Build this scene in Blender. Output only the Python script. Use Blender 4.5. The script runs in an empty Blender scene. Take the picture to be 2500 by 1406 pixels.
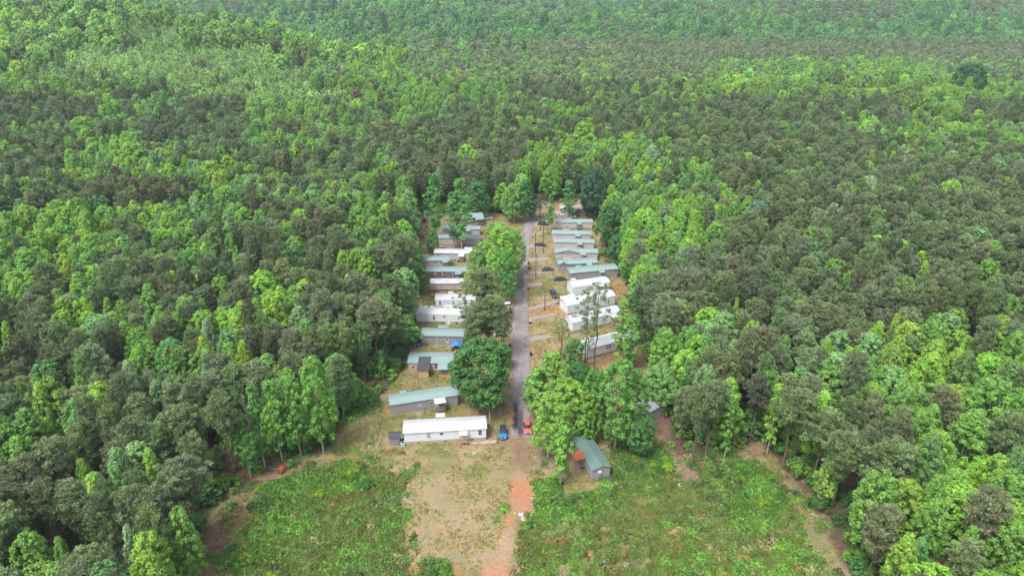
import bpy, bmesh, math, random
import numpy as np
from mathutils import Vector, Matrix
random.seed(7)
RNG = np.random.default_rng(11)
R = math.radians
scene = bpy.context.scene
COL = scene.collection

# ------------------------------------------------------------------ camera, sky, sun, exposure
CAM_H = 103.0
PITCH = R(24.73)
F = 1700.0 / 2500.0
cam_d = bpy.data.cameras.new('camera'); cam = bpy.data.objects.new('camera', cam_d); COL.objects.link(cam)
cam.location = (0, 0, CAM_H); cam.rotation_euler = (R(90) - PITCH, 0, 0)
cam_d.sensor_width = 36; cam_d.lens = 36 * F; cam_d.clip_end = 9000; cam_d.clip_start = 1
scene.camera = cam
SUN_EL, SUN_AZ = R(60), R(222)          # azimuth clockwise from +Y
world = bpy.data.worlds.new('World'); scene.world = world; world.use_nodes = True
wn = world.node_tree; wn.nodes.clear()
sky = wn.nodes.new('ShaderNodeTexSky'); sky.sky_type = 'NISHITA'; sky.sun_disc = False
sky.sun_elevation = SUN_EL; sky.sun_rotation = SUN_AZ; sky.air_density = 1.0; sky.dust_density = 4.0; sky.ozone_density = 1.0
hs = wn.nodes.new('ShaderNodeHueSaturation'); hs.inputs['Saturation'].default_value = 0.42
bg = wn.nodes.new('ShaderNodeBackground'); bg.inputs['Strength'].default_value = 0.15
wo = wn.nodes.new('ShaderNodeOutputWorld')
wn.links.new(sky.outputs[0], hs.inputs['Color']); wn.links.new(hs.outputs[0], bg.inputs['Color']); wn.links.new(bg.outputs[0], wo.inputs['Surface'])
sd = bpy.data.lights.new('sun', 'SUN'); sd.energy = 1.5; sd.angle = R(16); sd.color = (1.0, 0.985, 0.96)
sun = bpy.data.objects.new('sun', sd); COL.objects.link(sun)
sdir = Vector((math.sin(SUN_AZ) * math.cos(SUN_EL), math.cos(SUN_AZ) * math.cos(SUN_EL), math.sin(SUN_EL)))
sun.rotation_euler = sdir.to_track_quat('Z', 'Y').to_euler()
sun.location = (0, 0, 300)
vs = scene.view_settings; vs.view_transform = 'Standard'; vs.look = 'None'; vs.gamma = 1; vs.use_curve_mapping = False; vs.exposure = 1.08
scene.cycles.max_bounces = 6; scene.cycles.diffuse_bounces = 3; scene.cycles.transmission_bounces = 3
scene.cycles.transparent_max_bounces = 4; scene.cycles.volume_bounces = 1
try: scene.cycles.use_denoising = True; scene.cycles.denoising_prefilter = 'NONE'
except Exception: pass

# ------------------------------------------------------------------ where a picture point lies on the ground
CP, SP = math.cos(PITCH), math.sin(PITCH)
def ray(u, v):
    x = (u - 1250) / 1700.0; y = -(v - 703) / 1700.0
    return np.array([x, CP + y * SP, -SP + y * CP])
def at(u, v, z=0.0):
    d = ray(u, v); t = (z - CAM_H) / d[2]
    return Vector((d[0] * t, d[1] * t, z))
def proj(x, y, z):
    dz = z - CAM_H
    dep = y * CP - dz * SP
    up = y * SP + dz * CP
    dep = np.maximum(dep, 1.0)
    return 1250 + 1700 * x / dep, 703 - 1700 * up / dep, dep
def height_at(Y, v):
    d = ray(1250, v); return CAM_H + Y * d[2] / d[1]
def px_to_m(px, Y, z=0.0):
    return px * (Y * CP - (z - CAM_H) * SP) / 1700.0

# ------------------------------------------------------------------ noise and polygons
def hashn(ix, iy, seed):
    h = (ix.astype(np.int64) * 374761393 + iy.astype(np.int64) * 668265263 + seed * 69069) & 0xffffffff
    h = ((h ^ (h >> 13)) * 1274126177) & 0xffffffff
    return ((h ^ (h >> 16)) & 0xffff) / 65535.0
def vnoise(x, y, s, seed=0):
    x = np.asarray(x, float) / s; y = np.asarray(y, float) / s
    ix = np.floor(x); iy = np.floor(y); fx = x - ix; fy = y - iy
    fx = fx * fx * (3 - 2 * fx); fy = fy * fy * (3 - 2 * fy)
    a = hashn(ix, iy, seed); b = hashn(ix + 1, iy, seed); c = hashn(ix, iy + 1, seed); d = hashn(ix + 1, iy + 1, seed)
    return (a * (1 - fx) + b * fx) * (1 - fy) + (c * (1 - fx) + d * fx) * fy
def fbm(x, y, s, seed=0, o=4):
    t = 0; a = 1; n = 0
    for i in range(o):
        t = t + a * vnoise(x, y, s / 2 ** i, seed + i * 17); n += a; a *= .55
    return t / n
def sdist(u, v, poly):
    """signed distance (positive inside), in picture units"""
    P = np.array(poly, float); n = len(P)
    best = np.full(np.shape(u), 1e9); ins = np.zeros(np.shape(u), bool)
    for i in range(n):
        ax, ay = P[i]; bx, by = P[(i + 1) % n]
        dx, dy = bx - ax, by - ay
        t = np.clip(((u - ax) * dx + (v - ay) * dy) / (dx * dx + dy * dy + 1e-9), 0, 1)
        best = np.minimum(best, np.hypot(u - ax - t * dx, v - ay - t * dy))
        c = ((ay > v) != (by > v)) & (u < (bx - ax) * (v - ay) / ((by - ay) if by != ay else 1e-9) + ax)
        ins ^= c
    return np.where(ins, best, -best)
def sm(x, a, b):
    t = np.clip((x - a) / (b - a), 0, 1); return t * t * (3 - 2 * t)

RIDGES = [([(-900, 880, 64), (-620, 800, 56), (-450, 770, 56), (-380, 755, 53), (-265, 725, 39), (-175, 690, 21), (-105, 640, 8), (-40, 590, 2)], 190, 55),
          ([(-900, 1500, 50), (-480, 1400, 46), (-180, 1270, 34), (60, 1120, 20), (240, 1000, 6)], 190, 80),
          ([(1100, 1380, 44), (700, 1290, 36), (380, 1210, 28), (150, 1170, 20)], 130, 85),
          ([(-700, 1950, 66), (-200, 1850, 56), (200, 1750, 46), (600, 1800, 36), (1300, 1850, 52)], 230, 110)]
def terrain(x, y):
    """ground height: level round the homes, a wooded hill on the far left and ridge behind ridge beyond"""
    x = np.asarray(x, float); y = np.asarray(y, float)
    r = np.hypot(x, y); h = 0.0
    wx = x + (fbm(x, y, 160, 601, 2) - .5) * 90; wy = y + (fbm(x, y, 160, 602, 2) - .5) * 90
    for pts, wf, wb in RIDGES:
        best = np.full(np.shape(x), 1e9); hh = np.zeros(np.shape(x)); yy = np.zeros(np.shape(x))
        for (ax, ay, az), (bx, by, bz) in zip(pts[:-1], pts[1:]):
            dx, dy = bx - ax, by - ay; t = np.clip(((wx - ax) * dx + (wy - ay) * dy) / (dx * dx + dy * dy), 0, 1)
            d = np.hypot(wx - ax - t * dx, wy - ay - t * dy); m = d < best
            best = np.where(m, d, best); hh = np.where(m, az + (bz - az) * t, hh); yy = np.where(m, ay + t * dy, yy)
        h = np.maximum(h, hh * np.exp(-(best / np.where(wy < yy, wf, wb)) ** 2))
    w = 1 - .35 * sm(x / np.maximum(y, 1), .1, .45)
    far = w * (2 * sm(r, 700, 1300) + 44 * sm(r, 1500, 2500))
    und = (fbm(x, y, 260, 3, 3) - .55) * 20 * sm(r, 520, 1100)
    return h * sm(r, 410, 600) + far + und + (fbm(x, y, 110, 9, 3) - .5) * 8 * sm(r, 430, 700)

# ------------------------------------------------------------------ materials
MATS = {}
def new_mat(name):
    m = bpy.data.materials.new(name); m.use_nodes = True; m.node_tree.nodes.clear(); return m, m.node_tree
def mat(name, col, rough=.6, metal=0.0, var=.12, scale=3.0, spec=.4, bump=0.0, dirt=None, dscale=.6, damt=.5, streak=False):
    """painted / plain surface with mottling and optional worn patches"""
    if name in MATS: return MATS[name]
    m, t = new_mat(name); N = t.nodes; L = t.links
    o = N.new('ShaderNodeOutputMaterial'); b = N.new('ShaderNodeBsdfPrincipled'); L.new(b.outputs[0], o.inputs[0])
    b.inputs['Roughness'].default_value = rough; b.inputs['Metallic'].default_value = metal
    b.inputs['Specular IOR Level'].default_value = spec
    tc = N.new('ShaderNodeTexCoord'); n = N.new('ShaderNodeTexNoise'); n.inputs['Scale'].default_value = scale; n.inputs['Detail'].default_value = 5
    L.new(tc.outputs['Object'], n.inputs['Vector'])
    r = N.new('ShaderNodeMapRange'); r.inputs['From Min'].default_value = .3; r.inputs['From Max'].default_value = .7
    r.inputs['To Min'].default_value = 1 - var; r.inputs['To Max'].default_value = 1 + var
    L.new(n.outputs['Fac'], r.inputs['Value'])
    v = N.new('ShaderNodeVectorMath'); v.operation = 'SCALE'; v.inputs[0].default_value = col; L.new(r.outputs[0], v.inputs['Scale'])
    src = v.outputs[0]
    if dirt:
        mp = N.new('ShaderNodeMapping'); L.new(tc.outputs['Object'], mp.inputs['Vector'])
        mp.inputs['Scale'].default_value = (1, 1, .25) if streak else (1, 1, 1)
        n2 = N.new('ShaderNodeTexNoise'); n2.inputs['Scale'].default_value = dscale; n2.inputs['Detail'].default_value = 8; n2.inputs['Roughness'].default_value = .7
        L.new(mp.outputs[0], n2.inputs['Vector'])
        r2 = N.new('ShaderNodeMapRange'); r2.inputs['From Min'].default_value = .5; r2.inputs['From Max'].default_value = .75; r2.inputs['To Max'].default_value = damt
        L.new(n2.outputs['Fac'], r2.inputs['Value'])
        mx = N.new('ShaderNodeMix'); mx.data_type = 'RGBA'; L.new(r2.outputs[0], mx.inputs[0]); L.new(src, mx.inputs[6]); mx.inputs[7].default_value = (*dirt, 1)
        src = mx.outputs[2]
    L.new(src, b.inputs['Base Color'])
    if bump:
        bp = N.new('ShaderNodeBump'); bp.inputs['Strength'].default_value = bump; L.new(n.outputs['Fac'], bp.inputs['Height']); L.new(bp.outputs[0], b.inputs['Normal'])
    MATS[name] = m; return m
def leaf_mat(name, trans=.3, spread=.55, hue=(1.25, 1.05, .7), rough=.6):
    """foliage: colour from the plant's own tint, varied leaf by leaf"""
    m, t = new_mat(name); N = t.nodes; L = t.links
    o = N.new('ShaderNodeOutputMaterial')
    at_ = N.new('ShaderNodeAttribute'); at_.attribute_type = 'INSTANCER'; at_.attribute_name = 'tint'
    lv = N.new('ShaderNodeAttribute'); lv.attribute_type = 'GEOMETRY'; lv.attribute_name = 'lv'
    r = N.new('ShaderNodeMapRange'); r.inputs['To Min'].default_value = 1 - spread; r.inputs['To Max'].default_value = 1 + spread
    L.new(lv.outputs['Fac'], r.inputs['Value'])
    s = N.new('ShaderNodeVectorMath'); s.operation = 'SCALE'; L.new(at_.outputs['Vector'], s.inputs[0]); L.new(r.outputs[0], s.inputs['Scale'])
    h = N.new('ShaderNodeVectorMath'); h.operation = 'MULTIPLY'; h.inputs[1].default_value = hue; L.new(s.outputs[0], h.inputs[0])
    mx = N.new('ShaderNodeMix'); mx.data_type = 'RGBA'; L.new(lv.outputs['Fac'], mx.inputs[0]); L.new(s.outputs[0], mx.inputs[6]); L.new(h.outputs[0], mx.inputs[7])
    d = N.new('ShaderNodeBsdfPrincipled'); d.inputs['Roughness'].default_value = rough; d.inputs['Specular IOR Level'].default_value = .22
    L.new(mx.outputs[2], d.inputs['Base Color'])
    tr = N.new('ShaderNodeBsdfTranslucent'); L.new(mx.outputs[2], tr.inputs['Color'])
    ms = N.new('ShaderNodeMixShader'); ms.inputs[0].default_value = trans
    L.new(d.outputs[0], ms.inputs[1]); L.new(tr.outputs[0], ms.inputs[2]); L.new(ms.outputs[0], o.inputs[0])
    MATS[name] = m; return m
M_LEAF = leaf_mat('broad leaves', .24, .42, (1.14, 1.06, .85))
M_NEEDLE = leaf_mat('pine needles', .22, .5, (1.08, 1.14, .9))
M_WEED = leaf_mat('weed leaves', .3, .5)
M_BARK = mat('grey bark', (0.148, 0.126, 0.104), .9, var=.35, scale=2.5, spec=.1)
M_PBARK = mat('pine bark', (0.131, 0.100, 0.078), .9, var=.35, scale=2.5, spec=.1)
M_PALEBARK = mat('pale bark', (0.313, 0.287, 0.235), .9, var=.3, scale=2.0, spec=.1)
M_TEAL = mat('teal painted sheet metal', (.200, .285, .272), .5, .0, .05, 1.2, .4, dirt=(.24, .30, .29), dscale=.35, damt=.6)
M_TEALD = mat('darker teal sheet metal', (.115, .185, .165), .5, .0, .08, 1.2, .4, dirt=(.18, .21, .20), dscale=.4, damt=.6)
M_WROOF = mat('white sheet metal', (.43, .445, .47), .45, .0, .03, .8, .4, dirt=(.31, .33, .35), dscale=.35, damt=.8)
M_WROOFG = mat('worn white roof', (0.392, 0.405, 0.435), .6, .0, .08, .8, .3, dirt=(.36, .38, .42), dscale=.35, damt=.85)
M_WWALL = mat('white vinyl siding', (.62, .635, .67), .6, .0, .03, 2, .3, dirt=(.5, .5, .52), dscale=.5, damt=.35, streak=True)
M_GREY = mat('mauve grey siding', (.28, .26, .275), .7, .0, .07, 2, .3, dirt=(.19, .165, .17), dscale=.7, damt=.4, streak=True)
M_PINK = mat('pale pinkish siding', (.45, .375, .36), .7, .0, .05, 2, .3, dirt=(.32, .26, .25), dscale=.6, damt=.5, streak=True)
M_BROWN = mat('brown siding', (0.165, 0.117, 0.109), .7, .0, .06, 2, .3)
M_TAN = mat('tan siding', (0.435, 0.309, 0.191), .7, .0, .05, 2, .3, dirt=(.42, .27, .16), dscale=.7, damt=.5, streak=True)
M_SKIRT = mat('beige skirting', (0.400, 0.326, 0.239), .75, .0, .06, 2, .2, dirt=(.36, .24, .16), dscale=1.0, damt=.7)
M_GSKIRT = mat('pinkish grey skirting', (0.313, 0.261, 0.244), .75, .0, .06, 2, .2)
M_TRIM = mat('white trim', (0.539, 0.539, 0.539), .5, var=.03)
M_GLASS = mat('dark window glass', (0.016, 0.019, 0.024), .12, var=.1, spec=.6)
M_BLIND = mat('window with closed blinds', (0.287, 0.304, 0.313), .35, var=.1, spec=.6)
M_WOOD = mat('weathered timber', (0.244, 0.187, 0.144), .85, var=.2, scale=4)
M_WOOD2 = mat('fresh timber', (0.400, 0.278, 0.165), .85, var=.2, scale=4)
M_SHINGLE = mat('dark shingles', (0.054, 0.054, 0.063), .9, var=.25, scale=5, dirt=(.13, .13, .14), dscale=2.5, damt=.6)
M_ORANGE = mat('orange painted sheet', (0.383, 0.109, 0.048), .5, var=.08, scale=2, dirt=(.4, .12, .07), dscale=1.5, damt=.6)
M_CREAM = mat('cream sheet', (0.435, 0.392, 0.331), .55, var=.06)
M_RED = mat('red painted boards', (0.191, 0.010, 0.016), .6, var=.1)
M_RUSTY = mat('rust stained white sheet', (0.522, 0.435, 0.400), .6, var=.15, dirt=(.33, .16, .12), dscale=1.6, damt=.9)
M_BLACK = mat('black plastic', (0.010, 0.010, 0.012), .5, var=.1)
M_RUBBER = mat('tyre rubber', (0.017, 0.017, 0.017), .85, var=.1)
M_CHROME = mat('bright metal', (0.479, 0.487, 0.505), .3, .8, var=.05)
M_LAMP = mat('lamp glass', (0.652, 0.661, 0.644), .15, var=.03, spec=.7)
M_TAILL = mat('red lamp glass', (0.304, 0.013, 0.009), .2, var=.03, spec=.7)
M_BLUETARP = mat('blue tarpaulin', (0.035, 0.174, 0.479), .45, var=.2, scale=2)
M_TEALPL = mat('pale teal gelcoat', (0.287, 0.479, 0.505), .35, var=.06)
M_POLE = mat('creosoted pole', (0.074, 0.057, 0.048), .9, var=.25)
M_REDBIN = mat('red plastic', (0.296, 0.026, 0.022), .5, var=.08)
M_STEEL = mat('galvanised sheet', (0.365, 0.374, 0.400), .4, .3, var=.12, dirt=(.3, .3, .32), dscale=.8, damt=.7)
M_TRASH = mat('pale rubbish', (0.392, 0.374, 0.357), .7, var=.2, scale=6)
M_CLAYBALL = mat('red clay', (0.313, 0.100, 0.044), .95, var=.3, scale=2.5, bump=.4, spec=.1)
M_DEADWOOD = mat('bleached dead wood', (0.365, 0.270, 0.200), .9, var=.3, scale=3, spec=.1)

# ------------------------------------------------------------------ mesh helpers
class MB:
    def __init__(s): s.v = []; s.f = []; s.m = []
    def quad(s, a, b, c, d, m=0):
        n = len(s.v); s.v += [tuple(a), tuple(b), tuple(c), tuple(d)]; s.f.append((n, n + 1, n + 2, n + 3)); s.m.append(m)
    def hexa(s, p, m=0):
        n = len(s.v); s.v += [tuple(q) for q in p]
        for f in ((3, 2, 1, 0), (4, 5, 6, 7), (0, 1, 5, 4), (1, 2, 6, 5), (2, 3, 7, 6), (3, 0, 4, 7)):
            s.f.append(tuple(n + i for i in f)); s.m.append(m)
    def box(s, x0, x1, y0, y1, z0, z1, m=0):
        s.hexa([(x0, y0, z0), (x1, y0, z0), (x1, y1, z0), (x0, y1, z0), (x0, y0, z1), (x1, y0, z1), (x1, y1, z1), (x0, y1, z1)], m)
    def prism(s, prof, x0, x1, m=0):
        """profile in (y, z), extruded along x"""
        n = len(s.v); k = len(prof)
        s.v += [(x0, a, b) for a, b in prof] + [(x1, a, b) for a, b in prof]
        for i in range(k):
            j = (i + 1) % k; s.f.append((n + i, n + j, n + k + j, n + k + i)); s.m.append(m)
        s.f.append(tuple(n + i for i in reversed(range(k)))); s.m.append(m)
        s.f.append(tuple(n + k + i for i in range(k))); s.m.append(m)
    def tube(s, pts, rad, seg=6, m=0, cap=True):
        n0 = len(s.v); P = [Vector(p) for p in pts]
        for i, p in enumerate(P):
            d = (P[min(i + 1, len(P) - 1)] - P[max(i - 1, 0)]).normalized()
            a = d.orthogonal().normalized() if abs(d.z) < .95 else Vector((1, 0, 0)); a = (a - d * a.dot(d)).normalized(); b = d.cross(a)
            r = rad[i] if hasattr(rad, '__len__') else rad
            for k in range(seg):
                t = 2 * math.pi * k / seg; s.v.append(tuple(p + (a * math.cos(t) + b * math.sin(t)) * r))
        for i in range(len(P) - 1):
            for k in range(seg):
                a = n0 + i * seg + k; b = n0 + i * seg + (k + 1) % seg
                s.f.append((a, b, b + seg, a + seg)); s.m.append(m)
        if cap:
            s.f.append(tuple(n0 + k for k in reversed(range(seg)))); s.m.append(m)
            s.f.append(tuple(n0 + (len(P) - 1) * seg + k for k in range(seg))); s.m.append(m)
    def mesh(s, name, mats):
        me = bpy.data.meshes.new(name); me.from_pydata(s.v, [], s.f)
        for q in (mats if isinstance(mats, (list, tuple)) else [mats]): me.materials.append(q)
        me.polygons.foreach_set('material_index', s.m); me.update(); return me
    def build(s, name, mats, parent=None, loc=None):
        return add(name, s.mesh(name, mats), parent, loc)
def add(name, me, parent=None, loc=None):
    o = bpy.data.objects.new(name, me); COL.objects.link(o)
    if parent is not None: o.parent = parent
    if loc is not None: o.location = loc
    return o
def tag(o, label=None, cat=None, group=None, kind=None):
    if label: o['label'] = label
    if cat: o['category'] = cat
    if group: o['group'] = group
    if kind: o['kind'] = kind
    return o
def thing(name, loc, rz, label, cat, group=None):
    o = bpy.data.objects.new(name, None); COL.objects.link(o); o.location = loc; o.rotation_euler = (0, 0, rz); o.empty_display_size = .3
    return tag(o, label, cat, group)
# ------------------------------------------------------------------ zones, drawn on the ground where the photograph shows them
CLEARING = [(400,1900),(430,1480),(470,1380),(480,1320),(520,1235),(560,1195),(640,1150),(700,1122),(790,1105),(815,1060),(880,1010),(940,950),(975,905),(992,860),
            (1005,800),(1010,740),(1018,650),(1008,590),(1012,540),(1060,520),(1140,515),(1200,522),(1262,535),(1285,500),(1300,478),(1350,484),(1420,486),(1470,492),
            (1480,545),(1468,600),(1480,640),(1525,675),(1540,720),(1545,780),(1560,850),(1590,900),(1596,960),(1600,1010),(1640,1095),(1690,1145),(1750,1105),(1845,1075),(1905,1130),(1965,1190),(2010,1260),(2040,1330),(2075,1406),(2100,1480),(2200,1900)]
WEEDS_L = [(540,1900),(560,1480),(568,1380),(590,1310),(620,1230),(670,1180),(760,1150),(840,1125),(930,1145),(990,1165),(975,1230),(985,1300),(990,1345),(1010,1480),(1010,1900)]
WEEDS_R = [(1240,1900),(1240,1480),(1262,1360),(1245,1330),(1265,1270),(1300,1240),(1312,1180),(1360,1170),(1372,1205),(1430,1225),(1500,1190),(1560,1180),(1590,1150),(1640,1140),(1700,1180),(1760,1130),(1860,1130),(1915,1190),(1950,1260),(1975,1320),(1990,1400),(2010,1480),(2040,1900)]
THICK = [[(1305,1180),(1360,1168),(1375,1215),(1450,1200),(1490,1185),(1500,1215),(1430,1262),(1330,1262),(1300,1230)],
         [(1500,1080),(1590,1075),(1640,1120),(1640,1160),(1560,1180),(1500,1170),(1495,1120)],
         [(1730,1135),(1850,1128),(1915,1190),(1900,1290),(1800,1280),(1700,1200)],
         [(640,1190),(760,1150),(880,1135),(900,1190),(800,1215),(700,1260),(640,1290),(610,1240)],
         [(1000,1406),(1030,1370),(1090,1372),(1110,1406),(1110,1470),(1000,1470)],
         [(570,1406),(580,1370),(650,1330),(700,1350),(700,1406),(700,1460),(570,1460)],
         [(850,960),(905,945),(925,985),(880,1015),(835,1030),(820,1000)]]
TRACK = [(1243,1073),(1298,1073),(1288,1125),(1290,1160),(1300,1195),(1302,1235),(1284,1262),(1268,1300),(1256,1350),(1240,1410),(1240,1480),(1240,1900),(1090,1900),(1130,1480),(1165,1406),(1205,1345),(1232,1290),(1244,1240),(1246,1200),(1254,1160),(1250,1120)]
EDGE_L = [(470,1480),(485,1360),(500,1290),(540,1225),(600,1185),(700,1120),(735,1130),(640,1180),(590,1230),(560,1290),(575,1340),(560,1400),(560,1480)]
EDGE_R = [(1580,1000),(1620,1000),(1650,1090),(1690,1140),(1750,1100),(1845,1072),(1910,1125),(1975,1190),(2020,1260),(2050,1330),(2000,1300),(1960,1245),(1925,1180),(1860,1120),(1790,1125),(1730,1150),(1690,1180),(1650,1150),(1600,1080)]
LAWN_DRY = [(985,1180),(1000,1140),(950,1110),(1000,1095),(1180,1090),(1240,1090),(1235,1200),(1225,1270),(1195,1330),(1165,1406),(1000,1406),(975,1300)]
SANDY = [(1290,750),(1380,730),(1400,800),(1420,840),(1520,850),(1560,870),(1600,880),(1560,900),(1440,915),(1400,880),(1300,900),(1286,850)]
C_LITTER = np.array([.125, .075, .052]); C_DRY = np.array([.262, .222, .130]); C_GREEN = np.array([.115, .150, .040]); C_OLIVE = np.array([.185, .170, .072])
C_CLAY = np.array([.40, .175, .095]); C_SAND = np.array([.345, .235, .155]); C_PINKD = np.array([.215, .135, .10]); C_DARKS = np.array([.11, .075, .055])
# (u, v, ru, rv, colour, strength): single patches that the photograph shows
BLOBS = [(1270,1165,18,22,C_SAND,.6),(1270,1198,32,34,C_CLAY,1.0),(1285,1215,18,18,C_CLAY,.9),(1255,1225,30,34,C_CLAY,.5),(1290,1245,16,12,C_CLAY,.8),(1215,1340,28,60,C_SAND,.8),(1200,1395,40,25,C_CLAY,.5),
 (1010,1390,22,14,C_CLAY,.9),(1110,1400,26,16,C_CLAY,.7),(995,1150,30,18,C_SAND,.45),(1060,1110,60,10,C_GREEN,.7),(1170,1115,40,10,C_GREEN,.6),(1090,1135,40,14,C_GREEN,.5),(1165,1150,40,16,C_GREEN,.6),(1045,1150,40,14,C_GREEN,.35),
 (850,1115,50,14,C_CLAY,.35),(1080,1010,60,10,C_GREEN,.6),(1130,1030,40,10,C_DARKS,.5),(1220,1000,25,30,C_PINKD,.9),(1230,1065,30,30,C_PINKD,.6),(1205,1025,20,20,C_GREEN,.7),(1195,1062,16,10,C_SAND,.6),
 (940,900,30,20,C_PINKD,.5),(1000,925,40,14,C_SAND,.35),(1100,905,30,22,C_CLAY,.55),(1115,870,18,25,C_CLAY,.5),(1010,985,20,10,C_CLAY,.3),(950,1000,16,14,C_CLAY,.4),(1030,915,50,8,C_DARKS,.5),
 (1090,850,40,10,C_SAND,.5),(1060,716,50,6,C_CLAY,.75),(1015,770,12,16,C_CLAY,.5),(1050,640,40,14,C_DRY,.5),(1140,645,20,10,C_SAND,.5),(1050,590,40,40,C_DRY,.7),(1180,590,20,10,C_SAND,.6),(1110,605,60,4,C_PINKD,.8),(1210,530,30,6,C_CLAY,.6),
 (1330,745,30,12,C_CLAY,.7),(1340,760,50,9,C_CLAY,.6),(1340,800,50,12,C_SAND,.4),(1310,855,25,20,C_SAND,.6),(1510,700,20,20,C_CLAY,.5),(1500,860,90,18,C_CLAY,.7),(1580,880,30,25,C_PINKD,.8),(1450,905,40,12,C_CLAY,.5),
 (1370,520,50,16,C_PINKD,.5),(1375,498,30,8,C_CLAY,.8),(1450,530,40,12,C_DARKS,.4),(1600,1040,22,35,C_PINKD,.9),(1620,1110,20,30,C_PINKD,.7),(1270,1100,26,20,C_PINKD,.9),(1300,1120,50,30,C_PINKD,.6),(1360,1120,60,30,C_PINKD,.55),
 (1420,1190,60,20,C_OLIVE,.8),(1480,1180,60,8,C_SAND,.5),(1325,620,20,8,C_SAND,.4),(1310,590,12,8,C_SAND,.6),(1400,610,40,20,C_OLIVE,.3),
 (1640,1300,18,12,C_CLAY,.8),(1655,1330,14,14,C_CLAY,.8),(1720,1260,14,10,C_CLAY,.8),(1700,1215,20,8,C_CLAY,.6),(1530,1340,16,14,C_CLAY,.8),(1360,1320,26,8,C_CLAY,.8),(1475,1325,14,10,C_CLAY,.7),(1810,1360,20,8,C_CLAY,.7),(1700,1320,30,8,C_CLAY,.6),(1640,1225,22,10,C_CLAY,.5),(1440,1350,12,10,C_CLAY,.7),(1950,1390,22,16,C_CLAY,.6),
 (600,1275,10,12,C_CLAY,.8),(635,1380,14,10,C_CLAY,.9),(595,1335,16,8,C_CLAY,.7),(800,1275,20,8,C_CLAY,.5),(690,1380,20,6,C_CLAY,.6),(925,1165,20,10,C_CLAY,.5),(550,1398,9,8,C_CLAY,1.0),(630,1310,6,8,C_CLAY,.7),(1885,1440,60,20,C_CLAY,.6)]

def ground_color(x, y):
    z = terrain(x, y)
    u, v, dep = proj(x, y, z)
    wob = 9.0
    du = (fbm(x, y, 5.0, 31, 3) - .5) * 2 * wob * 2; dv = (fbm(x, y, 5.0, 77, 3) - .5) * 2 * wob
    uu = u + du; vv = v + dv
    n1 = fbm(x, y, 9, 5, 5); n2 = fbm(x, y, 3.2, 15, 5); n3 = fbm(x, y, 22, 25, 4)
    def mix(c, col, k): return c * (1 - k[:, None]) + np.asarray(col)[None, :] * k[:, None]
    c = np.repeat(C_LITTER[None, :], len(x), 0)
    c = mix(c, (.05, .075, .025), sm(n1, .45, .62) * .7)
    yg = sm(sdist(uu, vv, [(0,210),(20,170),(280,60),(420,60),(660,140),(1050,200),(1250,260),(900,300),(560,270),(250,250)]), -10, 10) * (y > 430)
    c = mix(c, (.13, .19, .055), yg * .9)
    inside = sm(sdist(uu, vv, CLEARING), -6, 10) * (y < 460)
    lawn = np.repeat(C_DRY[None, :], len(x), 0)
    lawn = mix(lawn, C_OLIVE, sm(n1, .35, .65) * .8)
    lawn = mix(lawn, C_GREEN, sm(n2 * .6 + n3 * .4, .50, .66) * .7)
    lawn = mix(lawn, C_SAND, sm(fbm(x, y, 6, 91, 5), .54, .70) * .6)
    lawn = mix(lawn, C_CLAY, sm(fbm(x, y, 7, 191, 5), .60, .72) * .28)
    c = c * (1 - inside[:, None]) + lawn * inside[:, None]
    k = sm(sdist(uu, vv, LAWN_DRY), -12, 15)
    c = mix(c, C_DRY * 1.0, k * .45); c = mix(c, C_SAND, k * sm(n2, .48, .62) * .55)
    k = sm(sdist(uu, vv, SANDY), -12, 15); c = mix(c, C_SAND, k * sm(n1, .35, .6) * .6)
    for P in (WEEDS_L, WEEDS_R):
        k = sm(sdist(uu, vv, P), -5, 10)
        w = np.repeat(np.array([[.135, .145, .052]]), len(x), 0)
        w = mix(w, C_DRY, sm(n2, .48, .62) * .65); w = mix(w, C_CLAY, sm(fbm(x, y, 5, 64, 4), .58, .70) * .55); w = mix(w, C_GREEN, sm(n1, .42, .6) * .8)
        c = c * (1 - k[:, None]) + w * k[:, None]
    for P in THICK: c = mix(c, C_GREEN * .8, sm(sdist(uu, vv, P), -8, 8) * .8)
    for P in (EDGE_L, EDGE_R): c = mix(c, C_PINKD * (1.0 + .0), sm(sdist(uu, vv, P) + (n3 - .5) * 60, -14, 14) * (.65 + .3 * sm(n2, .35, .6))); c = mix(c, (.085, .06, .045), sm(sdist(uu, vv, P), -8, 10) * sm(fbm(x, y, 1.6, 500, 3), .52, .64) * .6)
    k = sm(sdist(u + du * 2.0, vv + dv, TRACK) + (n2 - .5) * 60 - 3, -16, 18) * (.60 + .40 * sm(n1, .3, .6)) * (1 - .45 * sm(-np.abs(v - 1125), -45, -10))
    tr = np.repeat(np.array([[.32, .19, .13]]), len(x), 0); tr = mix(tr, C_SAND, sm(n2, .42, .6)); tr = mix(tr, C_CLAY, sm(n1, .42, .58) * .8 * (1 - sm(v, 1250, 1300)))
    tr = mix(tr, C_PINKD, sm(-(v - 1150), -20, 40) * .75)
    c = c * (1 - k[:, None]) + tr * k[:, None]
    for (bu, bv, ru, rv, col, st) in BLOBS:
        q = ((uu - bu) / ru) ** 2 + ((vv - bv) / rv) ** 2
        kk = sm(-q, -1.5, -.2) * st * (.55 + .9 * sm(n2, .38, .60)).clip(0, 1)
        c = mix(c, col, kk)
    # a narrow bare verge along the road
    c *= (.86 + .28 * fbm(x, y, 1.3, 40, 3))[:, None] / 1.0
    return np.clip(c * .87, .01, .9)

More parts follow.
